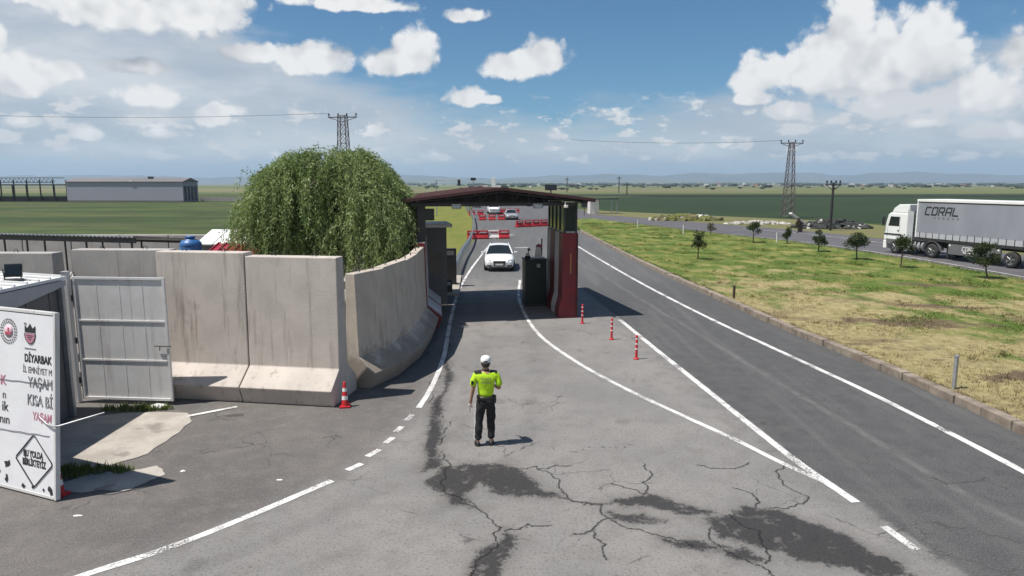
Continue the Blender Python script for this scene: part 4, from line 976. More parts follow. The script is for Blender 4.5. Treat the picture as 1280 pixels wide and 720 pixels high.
def cabinet():
    t = thing('control_cabinet', 'dark green upright cabinet beside the island barrier', 'cabinet', (.95, 28.75, 0), R(8)); t.scale = (.86, .86, 1)
    k = MB(); k.box((0, 0, .05), (1.10, 1.0, .10)); k.build('plinth', M['dark_steel'], t)
    k = MB(); k.box((0, 0, 1.02), (1.06, .96, 1.84), bev=.02); k.build('body', M['green_box'], t)
    k = MB(); k.box((0, 0, 1.97), (1.14, 1.04, .05), bev=.01); k.build('top', M['green_box'], t)
    k = MB(); k.box((.12, -.486, 1.72), (.17, .012, .15)); k.build('label_plate', M['curtain_low'], t)
    for x in (-.26, .26): k = MB(); k.box((x, -.488, .95), (.48, .014, 1.3), bev=.005); k.build('door', M['green_box'], t)
    k = MB(); k.box((.22, -.487, 1.46), (.42, .012, .10)); k.build('vent', M['black'], t)
    w_ = thing('stand_in_board', 'tilted white board standing in for an unidentified pale shape on top of the green cabinet', 'plain_board', (1.06, 28.82, 1.998), R(11))  # unidentified pale shape, built as a plain tilted panel
    k = MB(); k.add([(-.13, -.1, 0), (.22, -.1, 0), (.15, .06, .44), (-.02, .06, .47), (-.13, -.04, 0), (.22, -.04, 0), (.15, .10, .44), (-.02, .10, .47)], [(0, 1, 2, 3), (7, 6, 5, 4), (0, 4, 5, 1), (1, 5, 6, 2), (2, 6, 7, 3), (3, 7, 4, 0)]); k.build('sheet', M['paper'], w_)
    k = MB(); k.box((.10, -.09, .12), (.2, .02, .02)); k.build('clip', M['barrier_white'], w_)
    l = thing('warning_lamp', 'small black and white lamp on the left of the green cabinet top', 'lamp', (.66, 28.7, 1.998), R(11))
    k = MB(); k.lathe([(0, 0), (.12, 0), (.12, .09), (.09, .11), (0, .11)], 14); k.build('base', M['black'], l)
    k = MB(); k.lathe([(0, .11), (.08, .11), (.085, .18), (.06, .21), (0, .21)], 14); k.build('lens', M['barrier_white'], l)
    k = MB(); k.tube([(.02, 0, .2), (.05, .02, .34)], .02, 6); k.box((.06, .02, .37), (.11, .09, .10), bev=.015); k.build('head', M['black'], l)
    s = thing('stop_paddle', 'pinkish red paddle sign on a dark pole beside the island barrier', 'paddle', (1.30, 29.75, 0), R(11))
    k = MB(); k.tube([(0, 0, 0), (0, 0, 2.75)], .03, 8); k.build('pole', M['black'], s)
    k = MB(); k.lathe([(0, -.02), (.14, -.02), (.14, .0), (0, .0)], 18, (-.14, -.03, 2.38), axis='Y'); k.build('disc', M['ink_red'], s)
    k = MB(); k.lathe([(0, -.024), (.07, -.024), (.07, -.02), (0, -.02)], 14, (-.14, -.03, 2.38), axis='Y'); k.build('disc_centre', M['ink_pink'], s)
cabinet()
def booth():
    t = thing('guard_booth', 'narrow grey guard booth with a white slab roof left of the lane', 'guard booth', (-3.52, 29.7, 0), R(11))
    k = MB(); k.box((0, 0, 1.65), (1.15, 2.0, 3.3), bev=.01); k.build('wall', M['shed_dark'], t)
    k = MB(); k.box((0, 0, 3.37), (1.6, 2.5, .14), bev=.02); k.build('roof', M['white_metal'], t)
    k = MB(); k.box((.582, -.1, 1.7), (.012, 1.2, 1.0)); k.build('window', M['glass'], t)
    k = MB(); k.box((0, -1.006, 1.8), (.7, .012, .9)); k.build('window', M['glass'], t)
    t = thing('black_sign_box', 'black upright sign box on the left kerb beyond the canopy', 'sign', (-3.12, 34.0, 0.12), R(6))
    k = MB(); k.box((0, 0, .9), (.66, .30, 1.8), bev=.015); k.build('housing', M['black'], t)
    k = MB(); k.box((0, -.156, 1.58), (.44, .012, .22)); k.build('label_plate', M['wh_roof'], t)
    k = MB(); k.box((0, 0, .02), (.8, .42, .05)); k.build('base', M['dark_steel'], t)
booth()
o = MB().box((-3.1, 34.2, .06), (.95, 6.4, .12), R(3), bev=.03).build('kerb_island', MAT_SLAB); tag(o, 'pale concrete kerb island at the left of the lane', None, kind='structure')
t = thing('camera_box', 'small dark box with pale front on the left kerb under the canopy', 'box', (-2.95, 31.6, .12), R(8))
k = MB(); k.box((0, 0, .28), (.30, .34, .56), bev=.02); k.build('housing', M['black'], t); k = MB(); k.box((0, -.176, .40), (.16, .012, .14)); k.build('lens', M['lamp'], t)

# ------------------------------------------------------------------ vehicles
def loft(mb, st, mi=0):
    rings = []
    for (y, hw, zb, zt) in st:
        h = zt - zb
        half = [(0, zb), (hw * .86, zb), (hw * .97, zb + h * .16), (hw, zb + h * .5), (hw * .985, zb + h * .78), (hw * .90, zt - .015), (hw * .6, zt + .008), (0, zt + .02)]
        rings.append([(x, y, z) for x, z in half] + [(-x, y, z) for x, z in half[-2:0:-1]])
    n = len(rings[0]); v = [p for r_ in rings for p in r_]; k = len(rings)
    f = [(i * n + j, i * n + (j + 1) % n, (i + 1) * n + (j + 1) % n, (i + 1) * n + j) for i in range(k - 1) for j in range(n)]
    f += [tuple(range(n))[::-1], tuple(range((k - 1) * n, k * n))]
    return mb.add(v, f, mi, True)
def wheel(parent, x, y, r, wd, side):
    k = MB(); k.lathe([(r * .62, -wd / 2), (r * .92, -wd / 2), (r, -wd * .36), (r, wd * .36), (r * .92, wd / 2), (r * .62, wd / 2)], 24, axis='X'); o = k.build('wheel', M['tyre'], parent, (x, y, r))
    k = MB(); s = side * wd * .42; k.lathe([(0, s), (r * .14, s), (r * .2, s * .7), (r * .5, s * .75), (r * .63, s)], 20, axis='X')
    for i in range(5):
        a = 2 * PI * i / 5; k.box((s * .95, r * .36 * math.cos(a), r * .36 * math.sin(a)), (.02, .07, r * .5), M_=None) if False else k.tube([(s * .9, 0, 0), (s * .95, r * .6 * math.cos(a), r * .6 * math.sin(a))], .035 * r / .33, 5)
    k.build('rim', M['rim'], o); return o
def car(label, loc, rz, paint, kind='sedan', cat='car', group=None, detail=True):
    nm = {'sedan': 'white_sedan' if paint == M['car_white'] else 'small_car', 'van': 'white_van'}[kind]
    t = thing(nm, label, cat, loc, rz, group)
    if kind == 'sedan':
        st = [(-2.18, .62, .36, .56), (-2.12, .76, .26, .66), (-1.95, .84, .20, .74), (-1.6, .88, .19, .83), (-1.2, .895, .19, .90), (-.72, .90, .19, .965), (0, .90, .19, .98), (1.0, .90, .2, 1.0), (1.65, .885, .22, 1.02), (2.0, .84, .3, 1.0), (2.12, .74, .4, .92)]
        cab = [(-.92, .80, .955), (1.85, .78, .99)]; rf = [(-.02, .60, 1.40), (1.10, .57, 1.40)]; W2 = .905; wy = (-1.32, 1.30); wr = .325
    else:
        st = [(-2.45, .72, .40, .80), (-2.38, .86, .28, .95), (-2.1, .95, .24, 1.08), (-1.7, .98, .23, 1.20), (-1.2, 1.0, .23, 1.28), (0, 1.0, .23, 1.30), (1.6, 1.0, .24, 1.30), (2.5, .98, .28, 1.30), (2.6, .94, .4, 1.28)]
        cab = [(-1.55, .93, 1.27), (2.52, .93, 1.28)]; rf = [(-.72, .80, 2.12), (2.40, .82, 2.18)]; W2 = 1.0; wy = (-1.55, 1.55); wr = .35
    mb = MB(); loft(mb, st); o = mb.build('body', paint, t); s = o.modifiers.new('subdivide', 'SUBSURF'); s.levels = s.render_levels = 2
    (y0, w0, z0), (y1, w1, z1) = cab; (ya, wa, za), (yb, wb, zb) = rf
    c = [(-w0, y0, z0), (w0, y0, z0), (w1, y1, z1), (-w1, y1, z1), (-wa, ya, za), (wa, ya, za), (wb, yb, zb), (-wb, yb, zb)]
    k = MB(); k.add(c, [(0, 1, 5, 4)]); k.build('windscreen', M['glass'], t, fix=False)
    k = MB(); k.add(c, [(1, 2, 6, 5)]); k.build('side_window', M['glass'], t, fix=False); k = MB(); k.add(c, [(3, 0, 4, 7)]); k.build('side_window', M['glass'], t, fix=False)
    k = MB(); k.add(c, [(2, 3, 7, 6)]); k.build('rear_window', M['glass'], t, fix=False)
    k = MB(); V = []
    ny, nx = 6, 8
    for i in range(ny + 1):
        f_ = i / ny; y = ya - .06 + (yb - ya + .16) * f_; ww = (wa + (wb - wa) * f_) + .025
        for j in range(nx + 1): u = -1 + 2 * j / nx; V.append((u * ww, y, za + (zb - za) * f_ + .055 * (1 - u * u) - .03 * (2 * f_ - 1) ** 2 + .005))
    k.add(V, [(i * (nx + 1) + j, i * (nx + 1) + j + 1, (i + 1) * (nx + 1) + j + 1, (i + 1) * (nx + 1) + j) for i in range(ny) for j in range(nx)], 0, True); ro = k.build('roof', paint, t, fix=False)
    so = ro.modifiers.new('thick', 'SOLIDIFY'); so.thickness = .035
    k = MB()
    for a, b in ((0, 4), (1, 5), (2, 6), (3, 7)): k.tube([c[a], c[b]], .04, 6)
    if kind == 'van':
        for f_ in (.30, .62):
            for s_ in (0, 1):
                p = Vector(c[1 if s_ else 0]).lerp(Vector(c[2 if s_ else 3]), f_); q = Vector(c[5 if s_ else 4]).lerp(Vector(c[6 if s_ else 7]), f_); k.tube([p, q], .05, 6)
    else:
        for s_ in (0, 1):
            p = Vector(c[1 if s_ else 0]).lerp(Vector(c[2 if s_ else 3]), .46); q = Vector(c[5 if s_ else 4]).lerp(Vector(c[6 if s_ else 7]), .52); k.tube([p, q], .035, 6)
    k.build('pillar', paint, t)
    for y in wy:
        for s_ in (-1, 1): wheel(t, s_ * (W2 - .10), y, wr, .21, s_)
    yf = st[0][0]; zf = st[0][2] + (st[0][3] - st[0][2]) * .5
    if kind == 'sedan':
        for s_ in (-1, 1):
            k = MB(); k.add([(s_ * .50, -2.165, .60), (s_ * .80, -2.06, .62), (s_ * .84, -1.96, .72), (s_ * .52, -2.10, .70), (s_ * .50, -2.06, .60), (s_ * .80, -1.96, .62), (s_ * .84, -1.86, .72), (s_ * .52, -2.0, .70)], [(0, 1, 2, 3), (7, 6, 5, 4), (0, 4, 5, 1), (1, 5, 6, 2), (2, 6, 7, 3), (3, 7, 4, 0)]); k.build('headlight', M['lamp'], t)
            k = MB(); k.box((s_ * .60, -2.10, .36), (.28, .12, .10), s_ * .25, bev=.02); k.build('air_inlet', M['black'], t)
            k = MB(); k.box((s_ * 1.0, -.62, 1.0), (.20, .12, .13), bev=.03); k.build('mirror', paint, t)
        k = MB(); k.add([(-.36, -2.20, .64), (.36, -2.20, .64), (.30, -2.215, .34), (-.30, -2.215, .34), (-.36, -2.1, .64), (.36, -2.1, .64), (.30, -2.1, .34), (-.30, -2.1, .34)], [(0, 1, 2, 3), (7, 6, 5, 4), (0, 4, 5, 1), (1, 5, 6, 2), (2, 6, 7, 3), (3, 7, 4, 0)]); gr = k.build('grille', M['black'], t)
        k = MB()
        for i in range(5): k.box((0, -2.212, .38 + i * .052), (.60, .012, .008))
        k.build('grille_bar', M['rim'], gr)
        k = MB(); k.box((0, -2.228, .44), (.46, .014, .10)); k.build('number_plate', M['plate'], t)
        k = MB(); k.box((0, -2.12, .215), (1.2, .14, .05)); k.build('lower_lip', M['black'], t)
    else:
        for s_ in (-1, 1):
            k = MB(); k.box((s_ * .70, -2.36, .84), (.30, .16, .26), s_ * .3, bev=.04); k.build('headlight', M['lamp'], t)
            k = MB(); k.box((s_ * 1.14, -1.30, 1.45), (.22, .12, .30), bev=.03); k.build('mirror', M['black'], t)
        k = MB(); k.box((0, -2.44, .80), (.9, .06, .16), bev=.02); k.build('grille', M['black'], t)
        k = MB(); k.box((0, -2.46, .48), (.52, .02, .11)); k.build('number_plate', M['plate'], t)
        k = MB(); k.box((0, -2.40, .36), (1.4, .16, .12), bev=.03); k.build('bumper', M['shed_dark'], t)
    return t
car('white saloon car coming through the checkpoint towards the camera', (-.78, 41.9, 0), R(1), M['car_white'])
car('white passenger van driving up behind the red barriers', (-3.2, 118.5, 0), R(6), M['car_white'], 'van', 'van')
car('small silver car next to the far red barriers', (-.15, 100.2, 0), R(5), M['car_silver'])
car('distant white car behind the van', (-7.9, 152, 0), R(4), M['car_white'])
car('distant silver car far along the left lane', (-9.6, 172, 0), R(4), M['car_silver'])
car('distant silver car parked on the far right roadside', (5.2, 158, 0), R(70), M['car_silver'])
car('distant white car among the parked cars on the right', (8.2, 166, 0), R(80), M['car_white'])

# red plastic road barriers, each its own thing
def pbarrier(m, label, loc, rz, group):
    t = thing('road_barrier', label, 'road barrier', loc, rz, group)
    k = MB(); k.prof([(-.24, 0), (-.24, .14), (-.12, .36), (-.09, .80), (.09, .80), (.12, .36), (.24, .14), (.24, 0)], -.5, .5); o = k.build('shell', m, t); bevel(o, .03, 2)
    for x in (-.27, .27): q = MB(); q.box((x, 0, .035), (.18, .50, .07)); q.build('foot', M['black'], t)
    k = MB(); k.box((0, -.115, .62), (.72, .02, .10)); k.build('recess', M['barrier_red'] if m != M['barrier_red'] else M['barrier_white'], t)
    return t
pb = {'r': None, 'w': None}
rows = [((-3.7, 63.9), (-.75, 64.5), 'rrwr', 'first row of red barriers behind the white car', 'the nearest barrier row behind the white saloon'),
        ((.9, 81.5), (3.9, 83.6), 'rrrr', 'row of red barriers right of the lane, left of the dark screen', 'the barrier row on the right'),
        ((-4.2, 97.6), (-1.5, 98.0), 'rrr', 'row of red barriers in front of the van', 'the barrier row in front of the van'),
        ((-6.6, 112.4), (-5.2, 112.8), 'rr', 'red barriers left of the van', 'the pair left of the van'),
        ((-1.6, 121.5), (.8, 122.0), 'rrr', 'red barriers right of the van', 'the barrier row right of the van')]
ordn = ('leftmost', 'second', 'third', 'rightmost')
for a, b, s, grp, where in rows:
    for i, ch in enumerate(s):
        f = i / max(1, len(s) - 1); loc = (a[0] + (b[0] - a[0]) * f, a[1] + (b[1] - a[1]) * f + random.uniform(-.12, .12), 0); ang = math.atan2(b[1] - a[1], b[0] - a[0]) + random.uniform(-.06, .06)
        lb = '%s %s plastic barrier in %s' % ('rightmost' if i == len(s) - 1 else ordn[i], 'red' if ch == 'r' else 'faded white', where)
        if pb[ch] is None: pb[ch] = pbarrier(M['barrier_red'] if ch == 'r' else M['barrier_white'], lb, loc, ang, grp)
        else: o = dup(pb[ch], loc, ang, lb); o['group'] = grp

def stroke_text(word, h, parent, mtl, x, y, z, sgn=-1, shear=.22, wd=.80, gap=.17, st=.17, name='lettering'):
    G5 = {'C': [[(1, 1), (.12, 1), (0, .82), (0, .12), (.12, 0), (.9, 0)]], 'O': [[(.12, 1), (1, 1), (1, .15), (.88, 0), (0, 0), (0, .85), (.12, 1), (.3, 1)]],
          'R': [[(0, 0), (0, 1), (.9, 1), (1, .85), (1, .55), (.9, .42), (.30, .42)], [(.55, .42), (1, 0)]], 'A': [[(0, 0), (0, .8), (.15, 1), (1, 1), (1, 0)], [(0, .42), (1, .42)]], 'L': [[(0, 1), (0, .12), (.1, 0), (1.05, 0)]]}
    ox = 0
    for ch in word:
        mb = MB(); layer = 0
        for ln in G5[ch]:
            for (a, b), (c, d) in zip(ln[:-1], ln[1:]):
                p = Vector(((a * wd + ox) * h, b * h)); q = Vector(((c * wd + ox) * h, d * h)); u = (q - p).normalized(); n = Vector((-u.y, u.x)) * st * h / 2; e = u * st * h * .42
                pts = [p - e - n, q + e - n, q + e + n, p - e + n]; layer += .0006
                mb.poly([(x + sgn * (v.x + shear * v.y), y + layer, z + v.y) for v in pts])
        mb.build(name, mtl, parent, fix=False); ox += wd + gap + st
# lorry
def truck():
    d = Vector((-.215, .977, 0)).normalized(); p0 = Vector((29.25, 47.3, 0)) - Vector((d.y, -d.x, 0)) * 0
    # local +x = forward, local -y = right; the near (left) side sits at local y = +1.25
    ang = math.atan2(d.y, d.x); off = Vector((math.sin(ang), -math.cos(ang), 0)) * 1.12
    t = thing('articulated_lorry', 'white lorry with a grey curtain trailer lettered CORAL on the far road', 'lorry', p0 + off, ang)
    S = 1.25
    # chassis
    k = MB(); k.box((.6, 0, .85), (7.2, .9, .28)); k.box((-5.2, 0, 1.06), (11.5, 1.0, .2)); k.build('chassis', M['dark_steel'], t)
    # cab
    cx0, cx1 = 2.35, 4.55
    P = [(cx0, .95), (cx1 - .02, .95), (cx1 + .04, 1.45), (cx1 - .02, 1.85), (cx1 - .30, 2.85), (cx1 - .50, 3.0), (cx0, 3.0)]
    k = MB(); n = len(P); V = [(x, -S + .02, z) for x, z in P] + [(x, S - .02, z) for x, z in P]
    k.add(V, [(i, (i + 1) % n, (i + 1) % n + n, i + n) for i in range(n)] + [tuple(range(n))[::-1], tuple(range(n, 2 * n))]); cb = k.build('cab', M['car_white'], t); bevel(cb, .07, 3)
    k = MB(); P = [(cx0, 3.02), (cx1 - .55, 3.02), (cx1 - .75, 3.35), (cx1 - 1.2, 3.62), (cx0, 3.66)]; n = len(P); V = [(x, -S + .1, z) for x, z in P] + [(x, S - .1, z) for x, z in P]
    k.add(V, [(i, (i + 1) % n, (i + 1) % n + n, i + n) for i in range(n)] + [tuple(range(n))[::-1], tuple(range(n, 2 * n))]); o = k.build('roof_fairing', M['car_white'], t); bevel(o, .06, 3)
    for s in (-1, 1):
        k = MB(); k.add([(3.10, s * (S + .006 - .02), 2.02), (4.16, s * (S + .006 - .02), 2.02), (3.98, s * (S + .006 - .02), 2.72), (3.10, s * (S + .006 - .02), 2.72)], [(0, 1, 2, 3)]); k.build('side_window', M['glass'], t, fix=False)
        k = MB(); k.box((3.66, s * S, 1.42), (1.7, .03, .10)); k.build('step_trim', M['dark_steel'], t)
        k = MB(); k.box((4.45, s * (S + .16), 2.35), (.14, .16, .62), bev=.03); k.build('mirror', M['black'], t)
        k = MB(); k.box((3.05, s * (S - .012), 1.9), (.025, .012, 1.7)); k.box((4.2, s * (S - .012), 1.5), (.02, .012, .8)); k.build('door_seam', M['galv'], t)
        k = MB(); k.box((3.16, s * S, 1.72), (.16, .03, .05)); k.build('handle', M['black'], t)
        k = MB(); k.add([(2.38, s * (S - .04), 1.05), (1.95, s * (S - .16), 1.05), (1.95, s * (S - .16), 3.1), (2.38, s * (S - .04), 3.3)], [(0, 1, 2, 3)]); k.build('side_deflector', M['curtain_low'], t, fix=False)
    k = MB(); k.add([(cx1 + .03, -1.08, 1.92), (cx1 + .03, 1.08, 1.92), (cx1 - .20, 1.04, 2.74), (cx1 - .20, -1.04, 2.74)], [(0, 1, 2, 3)]); k.build('windscreen', M['glass'], t, fix=False)
    k = MB(); k.box((4.42, 0, .62), (.34, 2.44, .62), bev=.06); k.build('bumper', M['car_white'], t)
    k = MB(); k.box((4.60, 0, 1.2), (.03, 1.7, .36)); k.build('grille', M['black'], t)
    k = MB(); k.box((3.3, 1.2, .88), (1.9, .08, .36)); k.build('arch_trim', M['shed_dark'], t)
    # cab back ladder rack, tank
    k = MB()
    for z in np.arange(1.4, 3.2, .28): k.box((1.98, .5, z), (.06, 1.1, .07))
    k.box((2.0, 1.0, 2.2), (.08, .08, 2.0)); k.build('air_line_rack', M['galv'], t)
    k = MB(); k.tube([(.72, 1.0, .72), (1.78, 1.0, .72)], .34, 18); tk = k.build('fuel_tank', M['galv'], t)
    k = MB()
    for x in (.9, 1.25, 1.6): k.box((x, 1.02, .72), (.06, .70, .70), bev=.02)
    k.build('tank_strap', M['dark_steel'], tk)
    k = MB(); k.box((2.05, 1.1, .75), (.35, .3, .42), bev=.02); k.build('battery_box', M['white_metal'], t)
    for x in (0, 3.35):
        for s in (-1, 1): wheel(t, 0, 0, .5, .32, s)
    ws = [c for c in kids(t) if c.name.startswith('wheel')]; pos = [(0, -1.08, -1), (0, 1.08, 1), (3.35, -1.08, -1), (3.35, 1.08, 1)]
    for x in (-5.95, -7.26, -8.57):
        for s in (-1, 1): ws.append(wheel(t, 0, 0, .5, .34, s)); pos.append((x, s * 1.06, s))
    for o, (x, y, s) in zip(ws, pos):
        o.location = (x, y, .5); o.rotation_euler = (0, 0, PI / 2)
        if True: o.rotation_euler = (0, 0, PI / 2)
    for x in (0,):
        k = MB(); pts = [(x + .66 * math.cos(a), .5 + .66 * math.sin(a)) for a in np.linspace(.1, PI - .1, 12)]; V = [(px_, y, pz) for y in (.86, 1.24) for px_, pz in pts]; n = len(pts)
        k.add(V, [(i, i + 1, i + 1 + n, i + n) for i in range(n - 1)]); mg = k.build('mudguard', M['shed_dark'], t, fix=False); mg.modifiers.new('thick', 'SOLIDIFY').thickness = .03
    # trailer
    x1, x0 = 1.55, -12.0
    k = MB(); k.box(((x0 + x1) / 2, 0, 2.62), (x1 - x0, 2.46, 2.50)); tr = k.build('trailer_curtain', M['curtain'], t)
    k = MB(); k.box(((x0 + x1) / 2, 1.236, 1.54), (x1 - x0 - .08, .012, .34)); k.build('curtain_hem', M['curtain_low'], tr)
    for x in np.arange(x0 + .25, x1 - .1, .56):
        k = MB(); k.box((x, 1.25, 1.52), (.045, .014, .46)); k.build('strap', M['black'], tr)
    k = MB(); k.box(((x0 + x1) / 2, 0, 3.955), (x1 - x0 + .06, 2.54, .17), bev=.02); k.build('roof_rail', M['white_metal'], t)
    k = MB(); k.box(((x0 + x1) / 2, 1.238, 3.84), (x1 - x0, .014, .06)); k.build('rail_shade_strip', M['black'], t)  # black strip drawn as the shade below the roof rail
    k = MB(); k.box((x1 - .04, 1.235, 2.62), (.10, .03, 2.5)); k.build('corner_pillar', M['white_metal'], t)
    k = MB(); k.box(((x0 + x1) / 2, 1.2, 1.27), (x1 - x0, .08, .18)); k.build('side_rail', M['dark_steel'], t)
    k = MB(); k.box((-3.3, 1.16, .78), (3.9, .10, .72), bev=.02); sb = k.build('side_box', M['shed_dark'], t)
    k = MB(); k.box((-1.46, 1.216, 1.02), (.12, .01, .12)); k.box((-5.1, 1.216, 1.02), (.12, .01, .12)); k.build('corner_reflector', M['reflect'], sb)
    for s in (-1, 1): k = MB(); k.box((-1.0, s * .8, .62), (.16, .16, .95)); k.build('landing_leg', M['dark_steel'], t)
    rt = (PI / 2, 0, PI)
    stroke_text('CORAL', .50, t, M['ink'], .82, 1.246, 3.0)
    for i in range(6):
        k = MB(); k.box((-.02 - i * .38, 1.247, 2.80), (.13, .004, .085)); k.build('small_mark', M['ink_grey'], t)
    stroke_text('CORAL', .24, t, M['reflect'], -2.45, 1.222, .74, wd=.72)
    k = MB(); k.box((-3.0, 1.217, .62), (.9, .01, .07)); k.build('small_mark', M['reflect'], sb)
truck()

# ------------------------------------------------------------------ poles, pylons, wires, guard rail
def pylon(name, label, loc, h, w0, w1, arms, m, rz=0.0, cat='pylon'):
    t = thing(name, label, cat, loc, rz)
    k = MB(); n = max(5, int(h / 1.1)); r = .06
    P = lambda s, a, z: Vector((s * (w0 + (w1 - w0) * z / h) / 2, a * (w0 + (w1 - w0) * z / h) / 2, z))
    for s in (-1, 1):
        for a in (-1, 1): k.tube([P(s, a, 0), P(s, a, h)], r, 4, smooth=False)
    for i in range(n):
        z0, z1 = h * i / n, h * (i + 1) / n
        for s, a, s2, a2 in ((-1, -1, 1, -1), (1, -1, 1, 1), (1, 1, -1, 1), (-1, 1, -1, -1)):
            k.tube([P(s, a, z0), P(s2, a2, z1)], r * .55, 3, smooth=False); k.tube([P(s2, a2, z0), P(s, a, z1)], r * .55, 3, smooth=False); k.tube([P(s, a, z1), P(s2, a2, z1)], r * .5, 3, smooth=False)
    k.build('lattice_tower', m, t)
    for z, half in arms:
        k = MB(); k.box((0, 0, z), (half * 2, .12, .12)); k.tube([(-half, 0, z), (0, 0, z - .6)], .04, 4); k.tube([(half, 0, z), (0, 0, z - .6)], .04, 4); k.build('crossarm', m, t)
        for x in (-half + .12, -half * .3, half * .3, half - .12):
            k = MB(); k.lathe([(.03, 0), (.03, .10), (.13, .14), (.06, .22), (.13, .28), (.06, .36), (.10, .42), (0, .44)], 8, (x, 0, z + .06)); k.build('insulator', M['dark_steel'], t)
    return t
pylon('lattice_pylon', 'tall rust-grey lattice pylon on the right behind the far road', (42.3, 105.2, 0), 11.3, 1.6, .6, [(11.2, 1.75)], M['lattice'])
pylon('lattice_pylon', 'lattice pylon rising behind the willow crown', (-21.3, 88, 0), 13.6, 1.8, .9, [(13.4, 1.9)], M['lattice'], R(-8))
pylon('utility_pole', 'short dark pole with one crossarm right of the lattice pylon', (35.4, 76, 0), 5.25, .16, .08, [(5.0, .85)], M['dark_steel'])
def wire(label, a, b, sag=.5, r=.02):
    a, b = Vector(a), Vector(b); pts = [a.lerp(b, i / 16) - Vector((0, 0, sag * 4 * (i / 16) * (1 - i / 16))) for i in range(17)]
    o = MB().tube(pts, r, 4).build('power_line', M['dark_steel']); tag(o, label, 'power line', 'overhead wires')
wire('thin overhead wire running left from the right lattice pylon', (40.7, 105.2, 11.6), (9.0, 108, 11.9), .45)
wire('thin overhead wire running out of frame from the willow-side pylon', (-23.0, 88, 13.9), (-74, 92, 14.2), .5)
def guardrail():
    pts = catmull([(-3.15, 38.2), (-3.35, 46), (-3.65, 63), (-5.55, 98), (-9.1, 138), (-16, 220)], 10); t = thing('guard_rail', 'galvanised guard rail curving along the left verge', 'guard rail', (pts[0][0], pts[0][1], 0))
    o_ = np.array([pts[0][0], pts[0][1]]); V = []; prof = [(0, .50), (.05, .56), (.05, .62), (0, .66), (.05, .70), (.05, .76), (0, .82)]
    d = np.gradient(pts, axis=0); nn = np.stack([d[:, 1], -d[:, 0]], 1) / np.linalg.norm(d, axis=1)[:, None]
    for p, q in zip(pts, nn):
        for a, z in prof: V.append((p[0] - o_[0] + q[0] * a, p[1] - o_[1] + q[1] * a, z))
    k = len(prof); f = [(i * k + j, (i + 1) * k + j, (i + 1) * k + j + 1, i * k + j + 1) for i in range(len(pts) - 1) for j in range(k - 1)]
    mb = MB(); mb.add(V, f); r = mb.build('rail', M['galv'], t, fix=False); r.modifiers.new('thick', 'SOLIDIFY').thickness = .02
    for i in range(0, len(pts) - 1, 1):
        for s in (0, .5):
            p = pts[i] * (1 - s) + pts[i + 1] * s; q = nn[i]; k_ = MB(); k_.box((p[0] - o_[0] - q[0] * .08, p[1] - o_[1] - q[1] * .08, .4), (.10, .10, .8)); k_.build('post', M['galv'], t)
guardrail()
def post(name, label, loc, h, w, m, group=None, cap=None):
    t = thing(name, label, 'post', loc, random.uniform(0, 1), group); k = MB(); k.box((0, 0, h / 2), (w, w * .6, h), bev=w * .1); k.build('shaft', m, t)
    k = MB(); k.box((0, 0, h + .012), (w * 1.15, w * .75, .02)); k.build('cap', cap or m, t); return t
post('marker_post', 'grey square marker post in the dry grass near the kerb, closest to the camera', (10.85, 16.2, .1), .84, .12, M['galv'])
post('marker_post', 'short brownish marker post in the median by the kerb', (9.75, 29.6, .1), .58, .11, M['bark'])
for loc, lb in (((17.3, 69, 0.05), 'white delineator post at the edge of the far road near the dry shrub'), ((22.6, 58.2, .05), 'white delineator post beside the saplings on the median'), ((14.6, 79.5, .05), 'white delineator post farthest along the median')):
    post('delineator_post', lb, loc, 1.0, .10, M['reflect'], 'white posts along the far road', M['black'])
t = thing('signal_mast', 'pale mast with a long arm and signal box above the canopy left', 'signal mast', (-12.3, 112, 0))
k = MB(); k.tube([(0, 0, 0), (0, 0, 5.75)], .09, 8); k.build('pole', M['galv'], t); k = MB(); k.tube([(0, 0, 5.7), (3.6, 0, 5.85)], .06, 8); k.build('arm', M['galv'], t)
k = MB(); k.box((3.7, 0, 5.3), (.45, .3, 1.0), bev=.05); k.build('signal_head', M['black'], t)
t = thing('road_sign', 'dark rectangular sign on a pole above the canopy ridge left', 'road sign', (-7.95, 142, 0))
k = MB(); k.tube([(0, 0, 0), (0, 0, 6.2)], .08, 8); k.build('pole', M['galv'], t); k = MB(); k.box((0, -.1, 6.1), (1.1, .08, .55)); k.build('plate', M['black'], t)
t = thing('message_board', 'black electronic message board above the right canopy slope', 'message board', (5.75, 102, 0))
k = MB(); k.box((0, 0, 4.6), (1.75, .25, .85), bev=.03); k.build('housing', M['black'], t); k = MB(); k.box((0, -.13, 4.6), (1.55, .012, .66)); k.build('screen', M['glass'], t); k = MB(); k.tube([(0, 0, 0), (0, 0, 4.18)], .1, 8); k.build('pole', M['dark_steel'], t)
t = thing('white_tower', 'slender white tower far beyond the canopy ridge', 'tower', (-11.4, 425, 0))
k = MB(); k.box((0, 0, 4.6), (2.4, 2.4, 9.2), bev=.1); k.build('shaft', M['white_metal'], t); k = MB(); k.box((2.6, 0, 2.2), (4, 3, 4.4)); k.build('annex', M['barrier_white'], t)
for X, Y, h, lb in ((33.5, 420, 9.0, 'faraway utility pole right of the message board'), (62, 400, 9.5, 'faraway utility pole further right on the plain'), (55, 330, 5.8, 'small faraway pole on the plain')):
    t = thing('utility_pole', lb, 'pole', (X, Y, 0)); k = MB(); k.tube([(0, 0, 0), (0, 0, h)], .28, 6); k.build('pole', M['dark_steel'], t); k = MB(); k.box((0, 0, h - 1), (3.0, .3, .3)); k.build('crossarm', M['dark_steel'], t)
t = thing('roadside_kiosk', 'small pale roadside kiosk beside the far road right of the canopy', 'kiosk', (14.2, 120, 0), R(10))
